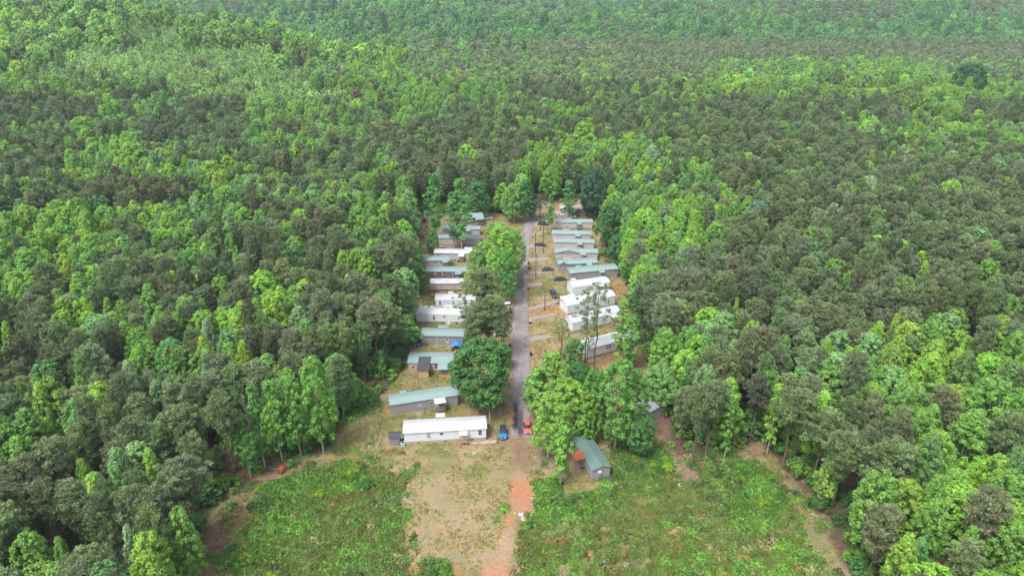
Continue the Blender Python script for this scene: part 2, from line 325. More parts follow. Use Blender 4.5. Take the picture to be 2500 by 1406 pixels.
def axis(lo, hi, c0, c1, fine, grow=1.16):
    a = list(np.arange(c0, c1 + fine * .5, fine)); s = fine
    while a[-1] < hi: s = min(s * grow, 60); a.append(a[-1] + s)
    s = fine; b = [a[0]]
    while b[-1] > lo: s = min(s * grow, 60); b.append(b[-1] - s)
    return np.array(sorted(set(b[1:] + a)))
gx = axis(-4600, 4600, -112, 112, .7); gy = axis(-500, 6500, 84, 400, .8)
GX, GY = np.meshgrid(gx, gy); px_, py_ = GX.ravel(), GY.ravel(); pz_ = terrain(px_, py_)
near = (np.hypot(px_, py_) < 430)
pz_ = pz_ + near * (fbm(px_, py_, 2.5, 55, 3) - .5) * .16
nxg, nyg = len(gx), len(gy)
me = bpy.data.meshes.new('ground'); me.vertices.add(nxg * nyg)
me.vertices.foreach_set('co', np.stack([px_, py_, pz_], 1).ravel())
ii = np.arange(nxg * nyg).reshape(nyg, nxg)
q = np.stack([ii[:-1, :-1], ii[:-1, 1:], ii[1:, 1:], ii[1:, :-1]], -1).reshape(-1)
nf = (nxg - 1) * (nyg - 1)
me.loops.add(nf * 4); me.loops.foreach_set('vertex_index', q); me.polygons.add(nf); me.polygons.foreach_set('loop_start', np.arange(nf) * 4)
me.update(); me.polygons.foreach_set('use_smooth', np.ones(nf, bool))
ca = me.attributes.new('soil', 'FLOAT_COLOR', 'POINT')
gc = ground_color(px_, py_); ca.data.foreach_set('color', np.concatenate([gc, np.ones((len(gc), 1))], 1).ravel())
m, t = new_mat('ground cover'); N = t.nodes; L = t.links
o = N.new('ShaderNodeOutputMaterial'); b = N.new('ShaderNodeBsdfPrincipled'); L.new(b.outputs[0], o.inputs[0]); b.inputs['Roughness'].default_value = .95; b.inputs['Specular IOR Level'].default_value = .1
a_ = N.new('ShaderNodeAttribute'); a_.attribute_name = 'soil'; geo = N.new('ShaderNodeNewGeometry')
src = a_.outputs['Color']
for (sc, lo, hi, tint) in ((1.6, .72, 1.30, 1), (6.0, .74, 1.28, 1)):
    n = N.new('ShaderNodeTexNoise'); n.inputs['Scale'].default_value = sc; n.inputs['Detail'].default_value = 6; n.inputs['Roughness'].default_value = .7; L.new(geo.outputs['Position'], n.inputs['Vector'])
    r = N.new('ShaderNodeMapRange'); r.inputs['From Min'].default_value = .3; r.inputs['From Max'].default_value = .7; r.inputs['To Min'].default_value = lo; r.inputs['To Max'].default_value = hi; L.new(n.outputs['Fac'], r.inputs['Value'])
    s = N.new('ShaderNodeVectorMath'); s.operation = 'SCALE'; L.new(src, s.inputs[0]); L.new(r.outputs[0], s.inputs['Scale']); src = s.outputs[0]
L.new(src, b.inputs['Base Color'])
bp = N.new('ShaderNodeBump'); bp.inputs['Strength'].default_value = .6; bp.inputs['Distance'].default_value = .2; L.new(n.outputs['Fac'], bp.inputs['Height']); L.new(bp.outputs[0], b.inputs['Normal'])
me.materials.append(m)
ground = add('ground', me); tag(ground, kind='structure')

# ------------------------------------------------------------------ road and driveways
def sheet(name, cells, material, z=.05, attrs=None):
    """strip given as rows of points"""
    mb = MB(); rows = cells
    for i in range(len(rows) - 1):
        for j in range(len(rows[0]) - 1):
            mb.quad(rows[i][j], rows[i][j + 1], rows[i + 1][j + 1], rows[i + 1][j])
    ob = mb.build(name, material); tag(ob, kind='structure'); return ob
m, t = new_mat('worn asphalt'); N = t.nodes; L = t.links
o = N.new('ShaderNodeOutputMaterial'); b = N.new('ShaderNodeBsdfPrincipled'); L.new(b.outputs[0], o.inputs[0]); b.inputs['Roughness'].default_value = .9; b.inputs['Specular IOR Level'].default_value = .2
geo = N.new('ShaderNodeNewGeometry')
def nz(scale, det=6, mp=None, rough=.6):
    n = N.new('ShaderNodeTexNoise'); n.inputs['Scale'].default_value = scale; n.inputs['Detail'].default_value = det; n.inputs['Roughness'].default_value = rough
    if mp:
        k = N.new('ShaderNodeMapping'); k.inputs['Scale'].default_value = mp; L.new(geo.outputs['Position'], k.inputs['Vector']); L.new(k.outputs[0], n.inputs['Vector'])
    else: L.new(geo.outputs['Position'], n.inputs['Vector'])
    return n.outputs['Fac']
def rng(s, a, b2, c=0, d=1):
    r = N.new('ShaderNodeMapRange'); r.inputs['From Min'].default_value = a; r.inputs['From Max'].default_value = b2; r.inputs['To Min'].default_value = c; r.inputs['To Max'].default_value = d; L.new(s, r.inputs['Value']); return r.outputs[0]
def cmix(f, A, B):
    x = N.new('ShaderNodeMix'); x.data_type = 'RGBA'; L.new(f, x.inputs[0])
    for k, i in ((A, 6), (B, 7)):
        if isinstance(k, tuple): x.inputs[i].default_value = (*k, 1)
        else: L.new(k, x.inputs[i])
    return x.outputs[2]
ATTR = N.new('ShaderNodeAttribute'); ATTR.attribute_name = 'wear'
c0 = cmix(rng(nz(.5, 5, (1, .25, 1)), .35, .65), (.188, .170, .168), (.250, .225, .220))
c1 = cmix(rng(nz(.35, 7, None, .75), .58, .66), c0, (.085, .075, .08))
c2 = cmix(rng(nz(2.2, 4), .6, .72, 0, .5), c1, (.29, .25, .25))
vo = N.new('ShaderNodeTexVoronoi'); vo.feature = 'DISTANCE_TO_EDGE'; vo.inputs['Scale'].default_value = .22; vo.inputs['Randomness'].default_value = 1
nw = N.new('ShaderNodeTexNoise'); nw.inputs['Scale'].default_value = .8; nw.inputs['Detail'].default_value = 5; L.new(geo.outputs['Position'], nw.inputs['Vector'])
av = N.new('ShaderNodeVectorMath'); av.operation = 'MULTIPLY_ADD'; L.new(nw.outputs['Color'], av.inputs[0]); av.inputs[1].default_value = (2.2, 2.2, 0); L.new(geo.outputs['Position'], av.inputs[2]); L.new(av.outputs[0], vo.inputs['Vector'])
c2 = cmix(rng(vo.outputs['Distance'], .0, .022, .75, 0), c2, (.06, .05, .05))
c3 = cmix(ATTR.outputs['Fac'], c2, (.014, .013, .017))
AT2 = N.new('ShaderNodeAttribute'); AT2.attribute_name = 'dirt'
c3 = cmix(AT2.outputs['Fac'], c3, (.20, .125, .10))
L.new(c3, b.inputs['Base Color'])
M_ASPH = m
ROAD = [(1071,1244,1299),(1020,1247,1299),(960,1249,1298),(900,1250,1296),(850,1251,1294),(800,1252,1291),(750,1253,1289),(700,1254,1287),(650,1259,1289),(600,1268,1294),(560,1276,1301),(535,1282,1306),(510,1290,1312),(490,1296,1316),(470,1301,1319)]
rows = []
for i in range(len(ROAD) - 1):
    for k in range(8):
        s = k / 8; v = ROAD[i][0] * (1 - s) + ROAD[i + 1][0] * s; ul = ROAD[i][1] * (1 - s) + ROAD[i + 1][1] * s; ur = ROAD[i][2] * (1 - s) + ROAD[i + 1][2] * s
        A, B = at(ul, v), at(ur, v); j = (random.random() - .5) * .34
        rows.append([Vector((A.x * (1 - q) + B.x * q + (j if q in (0, 1) else 0), A.y, .13 + .03 * (1 - abs(2 * q - 1)))) for q in [a / 14 for a in range(15)]])
road = sheet('road', rows, M_ASPH)
wa = road.data.attributes.new('wear', 'FLOAT', 'POINT')
vv_ = np.array([0.0] * (len(road.data.vertices) * 3)); road.data.vertices.foreach_get('co', vv_); vv_ = vv_.reshape(-1, 3)
ru, rv, _ = proj(vv_[:, 0], vv_[:, 1], vv_[:, 2])
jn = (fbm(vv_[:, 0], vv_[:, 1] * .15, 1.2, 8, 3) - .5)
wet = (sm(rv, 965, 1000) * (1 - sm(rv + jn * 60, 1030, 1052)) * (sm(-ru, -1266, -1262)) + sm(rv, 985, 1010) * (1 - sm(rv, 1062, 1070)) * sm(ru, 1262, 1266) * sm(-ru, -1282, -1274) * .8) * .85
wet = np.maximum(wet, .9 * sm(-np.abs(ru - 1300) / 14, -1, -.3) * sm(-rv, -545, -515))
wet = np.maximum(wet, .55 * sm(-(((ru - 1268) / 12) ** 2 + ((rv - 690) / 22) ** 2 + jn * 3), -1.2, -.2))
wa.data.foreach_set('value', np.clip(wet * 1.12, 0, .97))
da = road.data.attributes.new('dirt', 'FLOAT', 'POINT')
uc = np.interp(-rv, [-r[0] for r in ROAD], [(r[1] + r[2]) / 2 for r in ROAD]); uw = np.interp(-rv, [-r[0] for r in ROAD], [(r[2] - r[1]) / 2 for r in ROAD])
side = (ru - uc) / uw; dn = fbm(vv_[:, 0], vv_[:, 1], 2.2, 88, 4)
dirt = sm(side + (dn - .5) * 1.1, .42, .95) * sm(rv, 985, 1040) * .95 + sm(np.abs(side) + (dn - .5) * .8, .78, 1.02) * .8 + sm(rv + (dn - .5) * 50, 1052, 1076) * .7
da.data.foreach_set('value', np.clip(dirt, 0, .95))
# red dirt spilled along the road's right side near its end
M_CONC = mat('driveway gravel', (0.261, 0.222, 0.209), .9, var=.12, scale=1.5, spec=.15, dirt=(.23, .18, .155), dscale=.8, damt=.7)
DRIVES = [[(1292,541),(1345,541),(1345,555),(1294,556)],[(1290,571),(1320,569),(1322,574),(1290,576)],[(1290,598),(1330,598),(1330,606),(1290,606)],[(1289,632),(1336,629),(1343,634),(1320,638),(1288,640)],
          [(1288,662),(1322,661),(1320,669),(1289,671)],[(1288,692),(1321,690),(1324,698),(1318,699),(1288,702)],[(1290,752),(1330,741),(1356,733),(1364,736),(1350,743),(1330,749),(1290,760)],
          [(1290,776),(1330,769),(1355,766),(1360,769),(1340,774),(1292,783)],[(1291,824),(1325,818),(1340,817),(1347,824),(1330,828),(1292,834)],
          [(1347,517),(1372,516),(1400,522),(1395,529),(1347,528)],[(1213,742),(1253,742),(1253,749),(1213,749)],[(1215,787),(1252,787),(1252,799),(1210,799)],[(1212,838),(1252,832),(1252,845),(1225,846)]]
for P in DRIVES:
    Q = [at(a, b2) for a, b2 in P]; Pw = [Vector((q.x, q.y)) for q in Q]
    # resample outline for a ragged edge
    out = []
    for i in range(len(Pw)):
        a, b2 = Pw[i], Pw[(i + 1) % len(Pw)]; n = max(2, int((b2 - a).length / .8))
        for k in range(n):
            p = a.lerp(b2, k / n); out.append((p.x + random.uniform(-.14, .14), p.y + random.uniform(-.14, .14)))
    bmx = bmesh.new(); top = [bmx.verts.new((x, y, .115)) for x, y in out]; f = bmx.faces.new(top)
    bmesh.ops.triangulate(bmx, faces=[f]); mm = bpy.data.meshes.new('driveway'); bmx.to_mesh(mm); bmx.free(); mm.materials.append(M_CONC)
    tag(add('driveway', mm), kind='structure')
# pale walk beside the near white home
mb = MB(); A = at(1152, 1082); B = at(1212, 1078)
for k in range(9):
    p = A.lerp(B, k / 9); q = A.lerp(B, (k + .93) / 9)
    mb.hexa([(p.x, p.y - .55, 0), (q.x, q.y - .55, 0), (q.x, q.y + .5, 0), (p.x, p.y + .5, 0), (p.x, p.y - .55, .14), (q.x, q.y - .55, .14), (q.x, q.y + .5, .14), (p.x, p.y + .5, .14)])
tag(mb.build('path', mat('pale concrete', (.33, .29, .25), .9, var=.12)), kind='structure')
# ------------------------------------------------------------------ mobile homes
def window(parent, x, z, w, h, y=0.0, light=False, face='front', L=0, split=2):
    """white frame with separate panes"""
    fr = MB(); t = .09
    def P(a0, a1, b0, b1, d0, d1, target, m=0):
        if face == 'front': target.box(a0, a1, y - d1, y - d0, b0, b1, m)
        elif face == 'left': target.box(y - d1, y - d0, a0, a1, b0, b1, m)
        else: target.box(y + d0, y + d1, a0, a1, b0, b1, m)
    P(x - w / 2 - t, x - w / 2, z - h / 2 - t, z + h / 2 + t, .0, .06, fr); P(x + w / 2, x + w / 2 + t, z - h / 2 - t, z + h / 2 + t, .0, .06, fr)
    P(x - w / 2, x + w / 2, z - h / 2 - t, z - h / 2, .0, .06, fr); P(x - w / 2, x + w / 2, z + h / 2, z + h / 2 + t, .0, .06, fr)
    if split == 2: P(x - w / 2, x + w / 2, z - .04, z + .04, .0, .05, fr)
    f = fr.build('window', M_TRIM, parent)
    hs_ = [(z - h / 2, z - .04), (z + .04, z + h / 2)] if split == 2 else [(z - h / 2, z + h / 2)]
    for k, (a, b2) in enumerate(hs_):
        g = MB(); P(x - w / 2, x + w / 2, a, b2, .0, .025, g); g.build('pane', (M_BLIND if (light or (light is None and k)) else M_GLASS), f)
def door(parent, x, z0, y=0.0, w=.9, h=2.0, material=None):
    d = MB(); d.box(x - w / 2, x + w / 2, y - .05, y, z0, z0 + h); o_ = d.build('door', material or M_TRIM, parent)
    k = MB(); k.box(x + w / 2 - .14, x + w / 2 - .06, y - .1, y - .05, z0 + .95, z0 + 1.03); k.build('handle', M_CHROME, o_)
    k = MB(); k.box(x - w / 4, x + w / 4, y - .07, y - .05, z0 + 1.2, z0 + 1.75); k.build('pane', M_GLASS, o_)
def porch(parent, x0, x1, y0, y1, zd, zr, roofm, woodm, drop=.25, steps=None, rails=True, deck=True, posts=True, roof=True, base=None):
    """y0 is the side by the wall, y1 the outer side"""
    s = 1 if y1 > y0 else -1
    lo, hi = min(y0, y1), max(y0, y1)
    if deck:
        d = MB(); n = max(3, int((x1 - x0) / .3))
        for k in range(n):
            a = x0 + (x1 - x0) * k / n; b2 = x0 + (x1 - x0) * (k + .92) / n; d.box(a, b2, lo, hi, zd - .05, zd)
        d.box(x0, x1, lo, lo + .06, zd - .25, zd - .055); d.box(x0, x1, hi - .06, hi, zd - .25, zd - .055)
        d.build('deck', woodm, parent)
    if base:
        b_ = MB(); b_.box(x0 + .03, x1 - .03, lo + .03, hi - .03, 0, zd - .26); b_.build('deck_skirting', base, parent)
    for px0 in (x0, x1 - .12):
        top = zr - drop if posts and roof else zd + .95
        p = MB(); p.box(px0, px0 + .12, y1 - s * .12 if s > 0 else y1, y1 if s > 0 else y1 + .12, 0, top); p.build('post', woodm, parent)
    if rails:
        r = MB()
        for zz in (zd + .45, zd + .9): r.box(x0 + .12, x1 - .12, y1 - s * .08 - .03, y1 - s * .08 + .03, zz, zz + .07)
        for zz in (zd + .45, zd + .9): r.box(x0 + .02, x0 + .08, lo + .12, hi - .12, zz, zz + .07)
        nb = int((x1 - x0) / .22)
        for k in range(nb): xx = x0 + .15 + (x1 - x0 - .3) * k / nb; r.box(xx, xx + .04, y1 - s * .08 - .02, y1 - s * .08 + .02, zd, zd + .9)
        r.build('railing', woodm, parent)
    if roof:
        ex = .25
        r = MB(); ya, yb = y0, y1 + s * ex
        q = [(x0 - ex, ya, zr - .06), (x1 + ex, ya, zr - .06), (x1 + ex, yb, zr - drop - .06), (x0 - ex, yb, zr - drop - .06),
             (x0 - ex, ya, zr), (x1 + ex, ya, zr), (x1 + ex, yb, zr - drop), (x0 - ex, yb, zr - drop)]
        r.hexa(q)
        n = int((x1 - x0 + 2 * ex) / .45)
        for k in range(n + 1):
            xx = x0 - ex + (x1 - x0 + 2 * ex - .04) * k / n
            r.hexa([(xx, ya, zr), (xx + .04, ya, zr), (xx + .04, yb, zr - drop), (xx, yb, zr - drop), (xx, ya, zr + .03), (xx + .04, ya, zr + .03), (xx + .04, yb, zr - drop + .03), (xx, yb, zr - drop + .03)])
        r.build('porch_roof', roofm, parent)
    if steps:
        st = MB(); n = 4
        if steps == 'right':
            for k in range(n): st.box(x1 + .3 * k, x1 + .3 * (k + 1), y1 - s * 1.0 if s > 0 else y1, y1 if s > 0 else y1 + 1.0, zd - (k + 1) * zd / (n + 1) - .06, zd - (k + 1) * zd / (n + 1))
            st.tube([(x1, y1, zd + .9), (x1 + .3 * n, y1, .9)], .035, 5)
        elif steps == 'left':
            for k in range(n): st.box(x0 - .3 * (k + 1), x0 - .3 * k, y1 - s * 1.0 if s > 0 else y1, y1 if s > 0 else y1 + 1.0, zd - (k + 1) * zd / (n + 1) - .06, zd - (k + 1) * zd / (n + 1))
        else:
            xm = (x0 + x1) / 2
            for k in range(n): st.box(xm - .5, xm + .5, min(y1 + s * .3 * k, y1 + s * .3 * (k + 1)), max(y1 + s * .3 * k, y1 + s * .3 * (k + 1)), zd - (k + 1) * zd / (n + 1) - .06, zd - (k + 1) * zd / (n + 1))
        st.build('steps', woodm, parent)
def home(A, B, label, W=4.3, sk=.75, eave=3.15, rise=.62, round_=False, wall=M_GREY, roofm=M_TEAL, skirt=M_SKIRT, wins=(), doors=(), porches=(), lwins=(), over=.25,
         name='mobile_home', group=None, ribs=.55, open_base=False, vents=True, patch=None):
    A = Vector((A.x, A.y, 0)); B = Vector((B.x, B.y, 0)); L = (B - A).length; rz = math.atan2(B.y - A.y, B.x - A.x)
    t_ = thing(name, A, rz, label, 'mobile home', group)
    if round_: prof = [(-1, 0), (-.92, .30), (-.6, .62), (-.2, .86), (0, .92), (.2, .86), (.6, .62), (.92, .30), (1, 0)]
    else: prof = [(-1, 0), (0, 1), (1, 0)]
    yz = [((a + 1) / 2 * W, eave + b2 * rise) for a, b2 in prof]
    mb = MB(); body = [(0, sk)] + [(a, z - (.0)) for a, z in yz] + [(W, sk)]
    body = [(0.0, sk)] + yz + [(W, sk)]
    mb.prism(body[::-1], 0, L); mb.build('wall', wall, t_)
    # lap lines / panel battens proud of the wall
    bt = MB(); n = int(L / 1.2)
    for k in range(n + 1):
        xx = min(L - .04, L * k / n); bt.box(xx, xx + .04, -.02, 0, sk, eave - .02)
    for xx in (0, L - .1): bt.box(xx, xx + .1, -.03, 0, sk, eave)
    tag(bt.build('wall_batten', wall, t_), kind='stuff')
    if not open_base:
        s_ = MB(); s_.box(.06, L - .06, .06, W - .06, -.05, sk); s_.build('skirting', skirt, t_)
        if vents:
            for k in range(max(2, int(L / 5))):
                v_ = MB(); xx = L * (k + .5) / max(2, int(L / 5)); v_.box(xx - .22, xx + .22, .04, .062, .3, .5); v_.build('vent', M_BLACK, t_)
    else:
        for k in range(int(L / 2.2) + 1):
            for yy in (.4, W - .8):
                p_ = MB(); xx = .4 + 2.1 * k
                if xx < L - .5: p_.box(xx, xx + .4, yy, yy + .4, 0, sk); p_.build('block_pier', M_SKIRT, t_)
    # roof skin
    r = MB(); th = .07; o_ = over
    dirs = []
    for i in range(len(yz) - 1):
        (ya, za), (yb, zb) = yz[i], yz[i + 1]
        if i == 0 : k = o_ / W * (2 if not round_ else .8); za2 = za - (zb - za) / (yb - ya) * o_ * (.5 if not round_ else .1); ya2 = ya - o_ * (1 if not round_ else .3)
        else: ya2, za2 = ya, za
        if i == len(yz) - 2: yb2 = yb + o_ * (1 if not round_ else .3); zb2 = zb + (zb - za) / (yb - ya) * o_ * (.5 if not round_ else .1)
        else: yb2, zb2 = yb, zb
        r.hexa([(-o_, ya2, za2 + .004), (L + o_, ya2, za2 + .004), (L + o_, yb2, zb2 + .004), (-o_, yb2, zb2 + .004), (-o_, ya2, za2 + th), (L + o_, ya2, za2 + th), (L + o_, yb2, zb2 + th), (-o_, yb2, zb2 + th)])
        dirs.append(((ya2, za2 + th), (yb2, zb2 + th)))
    rib = MB()
    if ribs:
        n = int((L + 2 * o_) / ribs)
        for k in range(n + 1):
            xx = -o_ + (L + 2 * o_ - .05) * k / n
            for (a, za), (b2, zb) in dirs:
                rib.hexa([(xx, a, za), (xx + .05, a, za), (xx + .05, b2, zb), (xx, b2, zb), (xx, a, za + .035), (xx + .05, a, za + .035), (xx + .05, b2, zb + .035), (xx, b2, zb + .035)])
    if not round_: r.box(-o_, L + o_, W / 2 - .18, W / 2 + .18, eave + rise + th - .03, eave + rise + th + .045)
    ro = r.build('roof', roofm, t_)
    if ribs: tag(rib.build('roof_seam', roofm, ro), kind='stuff')
    for k, fx in enumerate((.22, .48, .8)):
        v_ = MB(); xx = L * fx; yy = W * (.3 if k % 2 else .66); zz = np.interp(yy, [a for a, _ in yz], [z for _, z in yz]) + th
        v_.tube([(xx, yy, zz - .02), (xx, yy, zz + .28)], .07, 8); v_.build('roof_pipe', M_STEEL, ro)
    for (fx, z, w, h, lt) in wins: window(t_, fx * L, z, w, h, 0, lt, split=2 if h > w * .9 else 1)
    for (fy, z, w, h, lt) in lwins: window(t_, fy * W, z, w, h, 0, lt, 'left')
    for (fx, mt) in doors: door(t_, fx * L, sk, 0, material=mt)
    for p in porches: porch(t_, *[a * L if i < 2 else a for i, a in enumerate(p[0])], **p[1])
    return t_, L
def P_(x0, x1, y1, zd=.75, zr=3.1, roofm=M_TEAL, woodm=M_WOOD, back=False, W=4.3, **k):
    return ((x0, x1, W if back else 0.0, (W + y1) if back else -y1, zd, zr, roofm, woodm), k)
HG = 'mobile homes along the lane'
# left of the lane, near to far
h1, L1 = home(at(988, 1086), at(1187, 1074), 'long white mobile home with cream skirting, nearest to the end of the lane', W=4.9, sk=.85, eave=3.45, rise=.75, wall=M_WWALL, roofm=M_WROOF, ribs=1.2,
     wins=[(.295, 2.35, .75, 1.35, True), (.455, 2.65, .75, .5, False), (.925, 2.35, .75, 1.3, False)], doors=[(.72, M_TRIM)],
     porches=[P_(.675, .76, 1.5, zd=.95, zr=3.3, roofm=M_CREAM, woodm=M_WOOD2, steps='right'), P_(.40, .49, 1.4, zr=3.9, roofm=M_CREAM, back=True, W=4.9, rails=False, drop=-.15)], group=HG)
h2, L2 = home(at(956, 1015), at(1118, 990), 'grey mobile home with teal roof and white porch canopy, behind the near white one', W=4.4, wall=M_GREY, sk=.6, eave=3.3, rise=.55, skirt=M_SKIRT,
     wins=[(.60, 2.3, .6, 1.1, None), (.80, 2.35, .9, .9, False), (.42, 1.9, .8, .5, True)], doors=[(.68, M_TRIM)],
     porches=[P_(.645, .79, 2.1, zd=.8, zr=3.35, roofm=M_WROOF, woodm=M_WOOD), P_(.18, .26, 1.3, zr=3.3, back=True, W=4.4, rails=False, drop=.1)], group=HG)
h3, L3 = home(at(998, 908), at(1106, 908), 'tan mobile home with teal roof, dark roofed extension and cluttered deck', W=5.6, wall=M_TAN, sk=.4, eave=3.0, rise=.55, skirt=M_TAN,
     wins=[(.105, 1.95, .65, 1.35, None), (.625, 1.95, .75, 1.5, False)], porches=[P_(.69, 1.0, 2.6, zd=.9, zr=3.02, drop=.5, base=M_TAN)], group=HG, ribs=.4)
e = thing('extension', (0, 0, 0), 0, None, None); e.parent = h3; del_ = e
e['label'] = 'tan lean-to with dark shingled roof'
mb = MB(); x0, x1 = .25 * L3, .475 * L3; mb.hexa([(x0, -2.9, -.05), (x1, -2.9, -.05), (x1, -.02, -.05), (x0, -.02, -.05), (x0, -2.9, 2.45), (x1, -2.9, 2.45), (x1, -.02, 3.15), (x0, -.02, 3.15)]); mb.build('extension_wall', M_TAN, e)
mb = MB(); a, b2 = x0 - .3, x1 + .3; mb.hexa([(a, -3.2, 2.42), (b2, -3.2, 2.42), (b2, 2.2, 3.62), (a, 2.2, 3.62), (a, -3.2, 2.54), (b2, -3.2, 2.54), (b2, 2.2, 3.74), (a, 2.2, 3.74)])
for k in range(6): xx = a + (b2 - a - .05) * k / 5; mb.hexa([(xx, -3.2, 2.54), (xx + .05, -3.2, 2.54), (xx + .05, 2.2, 3.74), (xx, 2.2, 3.74), (xx, -3.2, 2.58), (xx + .05, -3.2, 2.58), (xx + .05, 2.2, 3.78), (xx, 2.2, 3.78)])
mb.build('extension_roof', M_SHINGLE, e)
mb = MB(); mb.box(.83 * L3, .87 * L3, 2.9, 4.2, 3.4, 3.62); mb.build('roof_patch', mat('rusty patch', (0.287, 0.217, 0.209), .8), h3)
h4, L4 = home(at(1030, 840), at(1131, 842), 'grey mobile home with teal roof behind the tan one', W=4.6, wall=M_GREY, sk=.4, eave=2.95, rise=.6, skirt=M_GREY, roofm=M_TEAL,
     wins=[(.37, 2.1, .4, .9, None)], doors=[(.62, mat('pale door', (0.435, 0.435, 0.418), .6))], porches=[P_(.36, .58, 1.6, zr=3.2, back=True, W=4.6, rails=False, drop=.1)], group=HG)
h5, L5 = home(at(1017, 787), at(1154, 790), 'white mobile home with rounded roof beside the open lawn, south of the boat', W=4.6, sk=.45, eave=2.9, rise=1.15, round_=True, wall=M_WWALL, roofm=M_WROOF, skirt=M_GSKIRT, ribs=0,
     wins=[(.315, 1.85, .55, 1.2, False), (.50, 2.25, .6, .45, False), (.76, 1.9, .4, .9, False)], porches=[P_(.46, .60, 1.5, zr=3.3, roofm=M_CREAM, back=True, W=4.6, rails=False, drop=-.15)], group=HG)
h6, L6 = home(at(1064, 752), at(1160, 753), 'short white mobile home to the right of the boat', W=4.6, sk=.4, eave=2.9, rise=1.0, round_=True, wall=M_WWALL, roofm=M_WROOFG, skirt=M_GSKIRT, ribs=0,
     wins=[(.115, 1.9, .5, 1.3, False), (.45, 2.0, .5, .8, False)], porches=[P_(.30, .44, 1.5, zr=3.2, roofm=M_CREAM, back=True, W=4.6, rails=False, drop=-.1)], group=HG)
h7, L7 = home(at(1051, 711), at(1138, 710), 'old white and pinkish trailer home standing on open blocks', W=4.0, sk=.55, eave=2.95, rise=.28, wall=mat('faded pink siding', (0.479, 0.365, 0.348), .7, var=.08), roofm=M_WROOF, ribs=0, open_base=True,
     wins=[(.14, 1.95, .95, .7, True), (.30, 1.95, .35, .8, None), (.69, 1.95, .4, .8, None)], group=HG)
h8, L8 = home(at(1041, 682), at(1152, 682), 'brown mobile home with teal roof and four white framed windows', W=4.4, sk=.7, eave=3.1, rise=.5, wall=M_BROWN, skirt=M_SKIRT,
     wins=[(.20, 2.05, .75, .9, None), (.36, 2.05, .5, .9, None), (.48, 2.0, .95, .95, False), (.58, 2.05, .5, 1.0, None)], doors=[(.70, M_TRIM)], porches=[P_(.655, .765, 1.5, zr=3.1, rails=False, drop=.3)], group=HG)
h9, L9 = home(at(1012, 656), at(1097, 653), 'beige mobile home with teal roof, partly hidden by a pine, left of the lane', W=4.4, sk=.5, eave=3.0, rise=.5, wall=M_PINK, skirt=M_GSKIRT,
     wins=[(.58, 2.1, .6, .7, False), (.77, 2.1, .6, .7, False)], porches=[P_(.82, .96, 1.3, zr=3.0, drop=.3, rails=True), P_(.22, .38, 1.2, zr=3.2, back=True, W=4.4, rails=False, drop=.05)], group=HG)
h10, L10 = home(at(1061, 635), at(1163, 637), 'long whitish trailer home with rust stained canopy over its door', W=4.2, sk=.5, eave=3.0, rise=.3, wall=mat('greyed white siding', (0.435, 0.426, 0.418), .7, var=.1, dirt=(.36, .33, .32), dscale=.6, damt=.6), roofm=M_WROOF, ribs=0, skirt=M_GSKIRT,
     wins=[(.09, 2.1, .6, .5, None), (.33, 2.1, .6, .5, None), (.83, 2.1, .7, .35, None)], doors=[(.66, M_TRIM)], porches=[P_(.60, .71, 2.0, zr=3.05, roofm=M_RUSTY, drop=.45), P_(.70, .86, 1.4, zr=3.2, roofm=M_WROOF, back=True, W=4.2, rails=False, drop=-.1)], group=HG)
h11, L11 = home(at(1062, 598), at(1172, 600), 'pinkish beige mobile home with teal roof behind a low timber fence', W=4.4, sk=.45, eave=3.1, rise=.5, wall=M_PINK, skirt=M_GSKIRT,
     wins=[(.25, 2.1, .6, .8, None), (.85, 2.1, .3, .9, None)], doors=[(.68, M_TRIM)], porches=[P_(.62, .70, 1.4, zr=3.1, roofm=M_TEAL, drop=.3, rails=False)], group=HG)
h12, L12 = home(at(1081, 575), at(1171, 577), 'pinkish beige mobile home with teal roof, second of the far left pair', W=4.4, sk=.45, eave=3.1, rise=.5, wall=M_PINK, skirt=M_GSKIRT,
     wins=[(.07, 2.1, .6, .6, None), (.24, 2.1, .6, .6, None), (.81, 2.1, .6, .7, None)], doors=[(.68, M_TRIM)], porches=[P_(.60, .73, 1.6, zr=3.1, roofm=M_TEAL, drop=.3)], group=HG)
h13, L13 = home(at(1130, 551), at(1180, 547), 'mobile home with teal roof and side deck, farthest on the left of the lane', W=6.0, sk=.6, eave=3.3, rise=1.0, wall=M_BROWN, skirt=M_SKIRT,
     wins=[(.42, 2.1, .75, .7, None)], porches=[P_(.62, .98, 2.2, zd=.9, zr=3.3, roofm=M_TEAL, drop=.3)], group=HG)
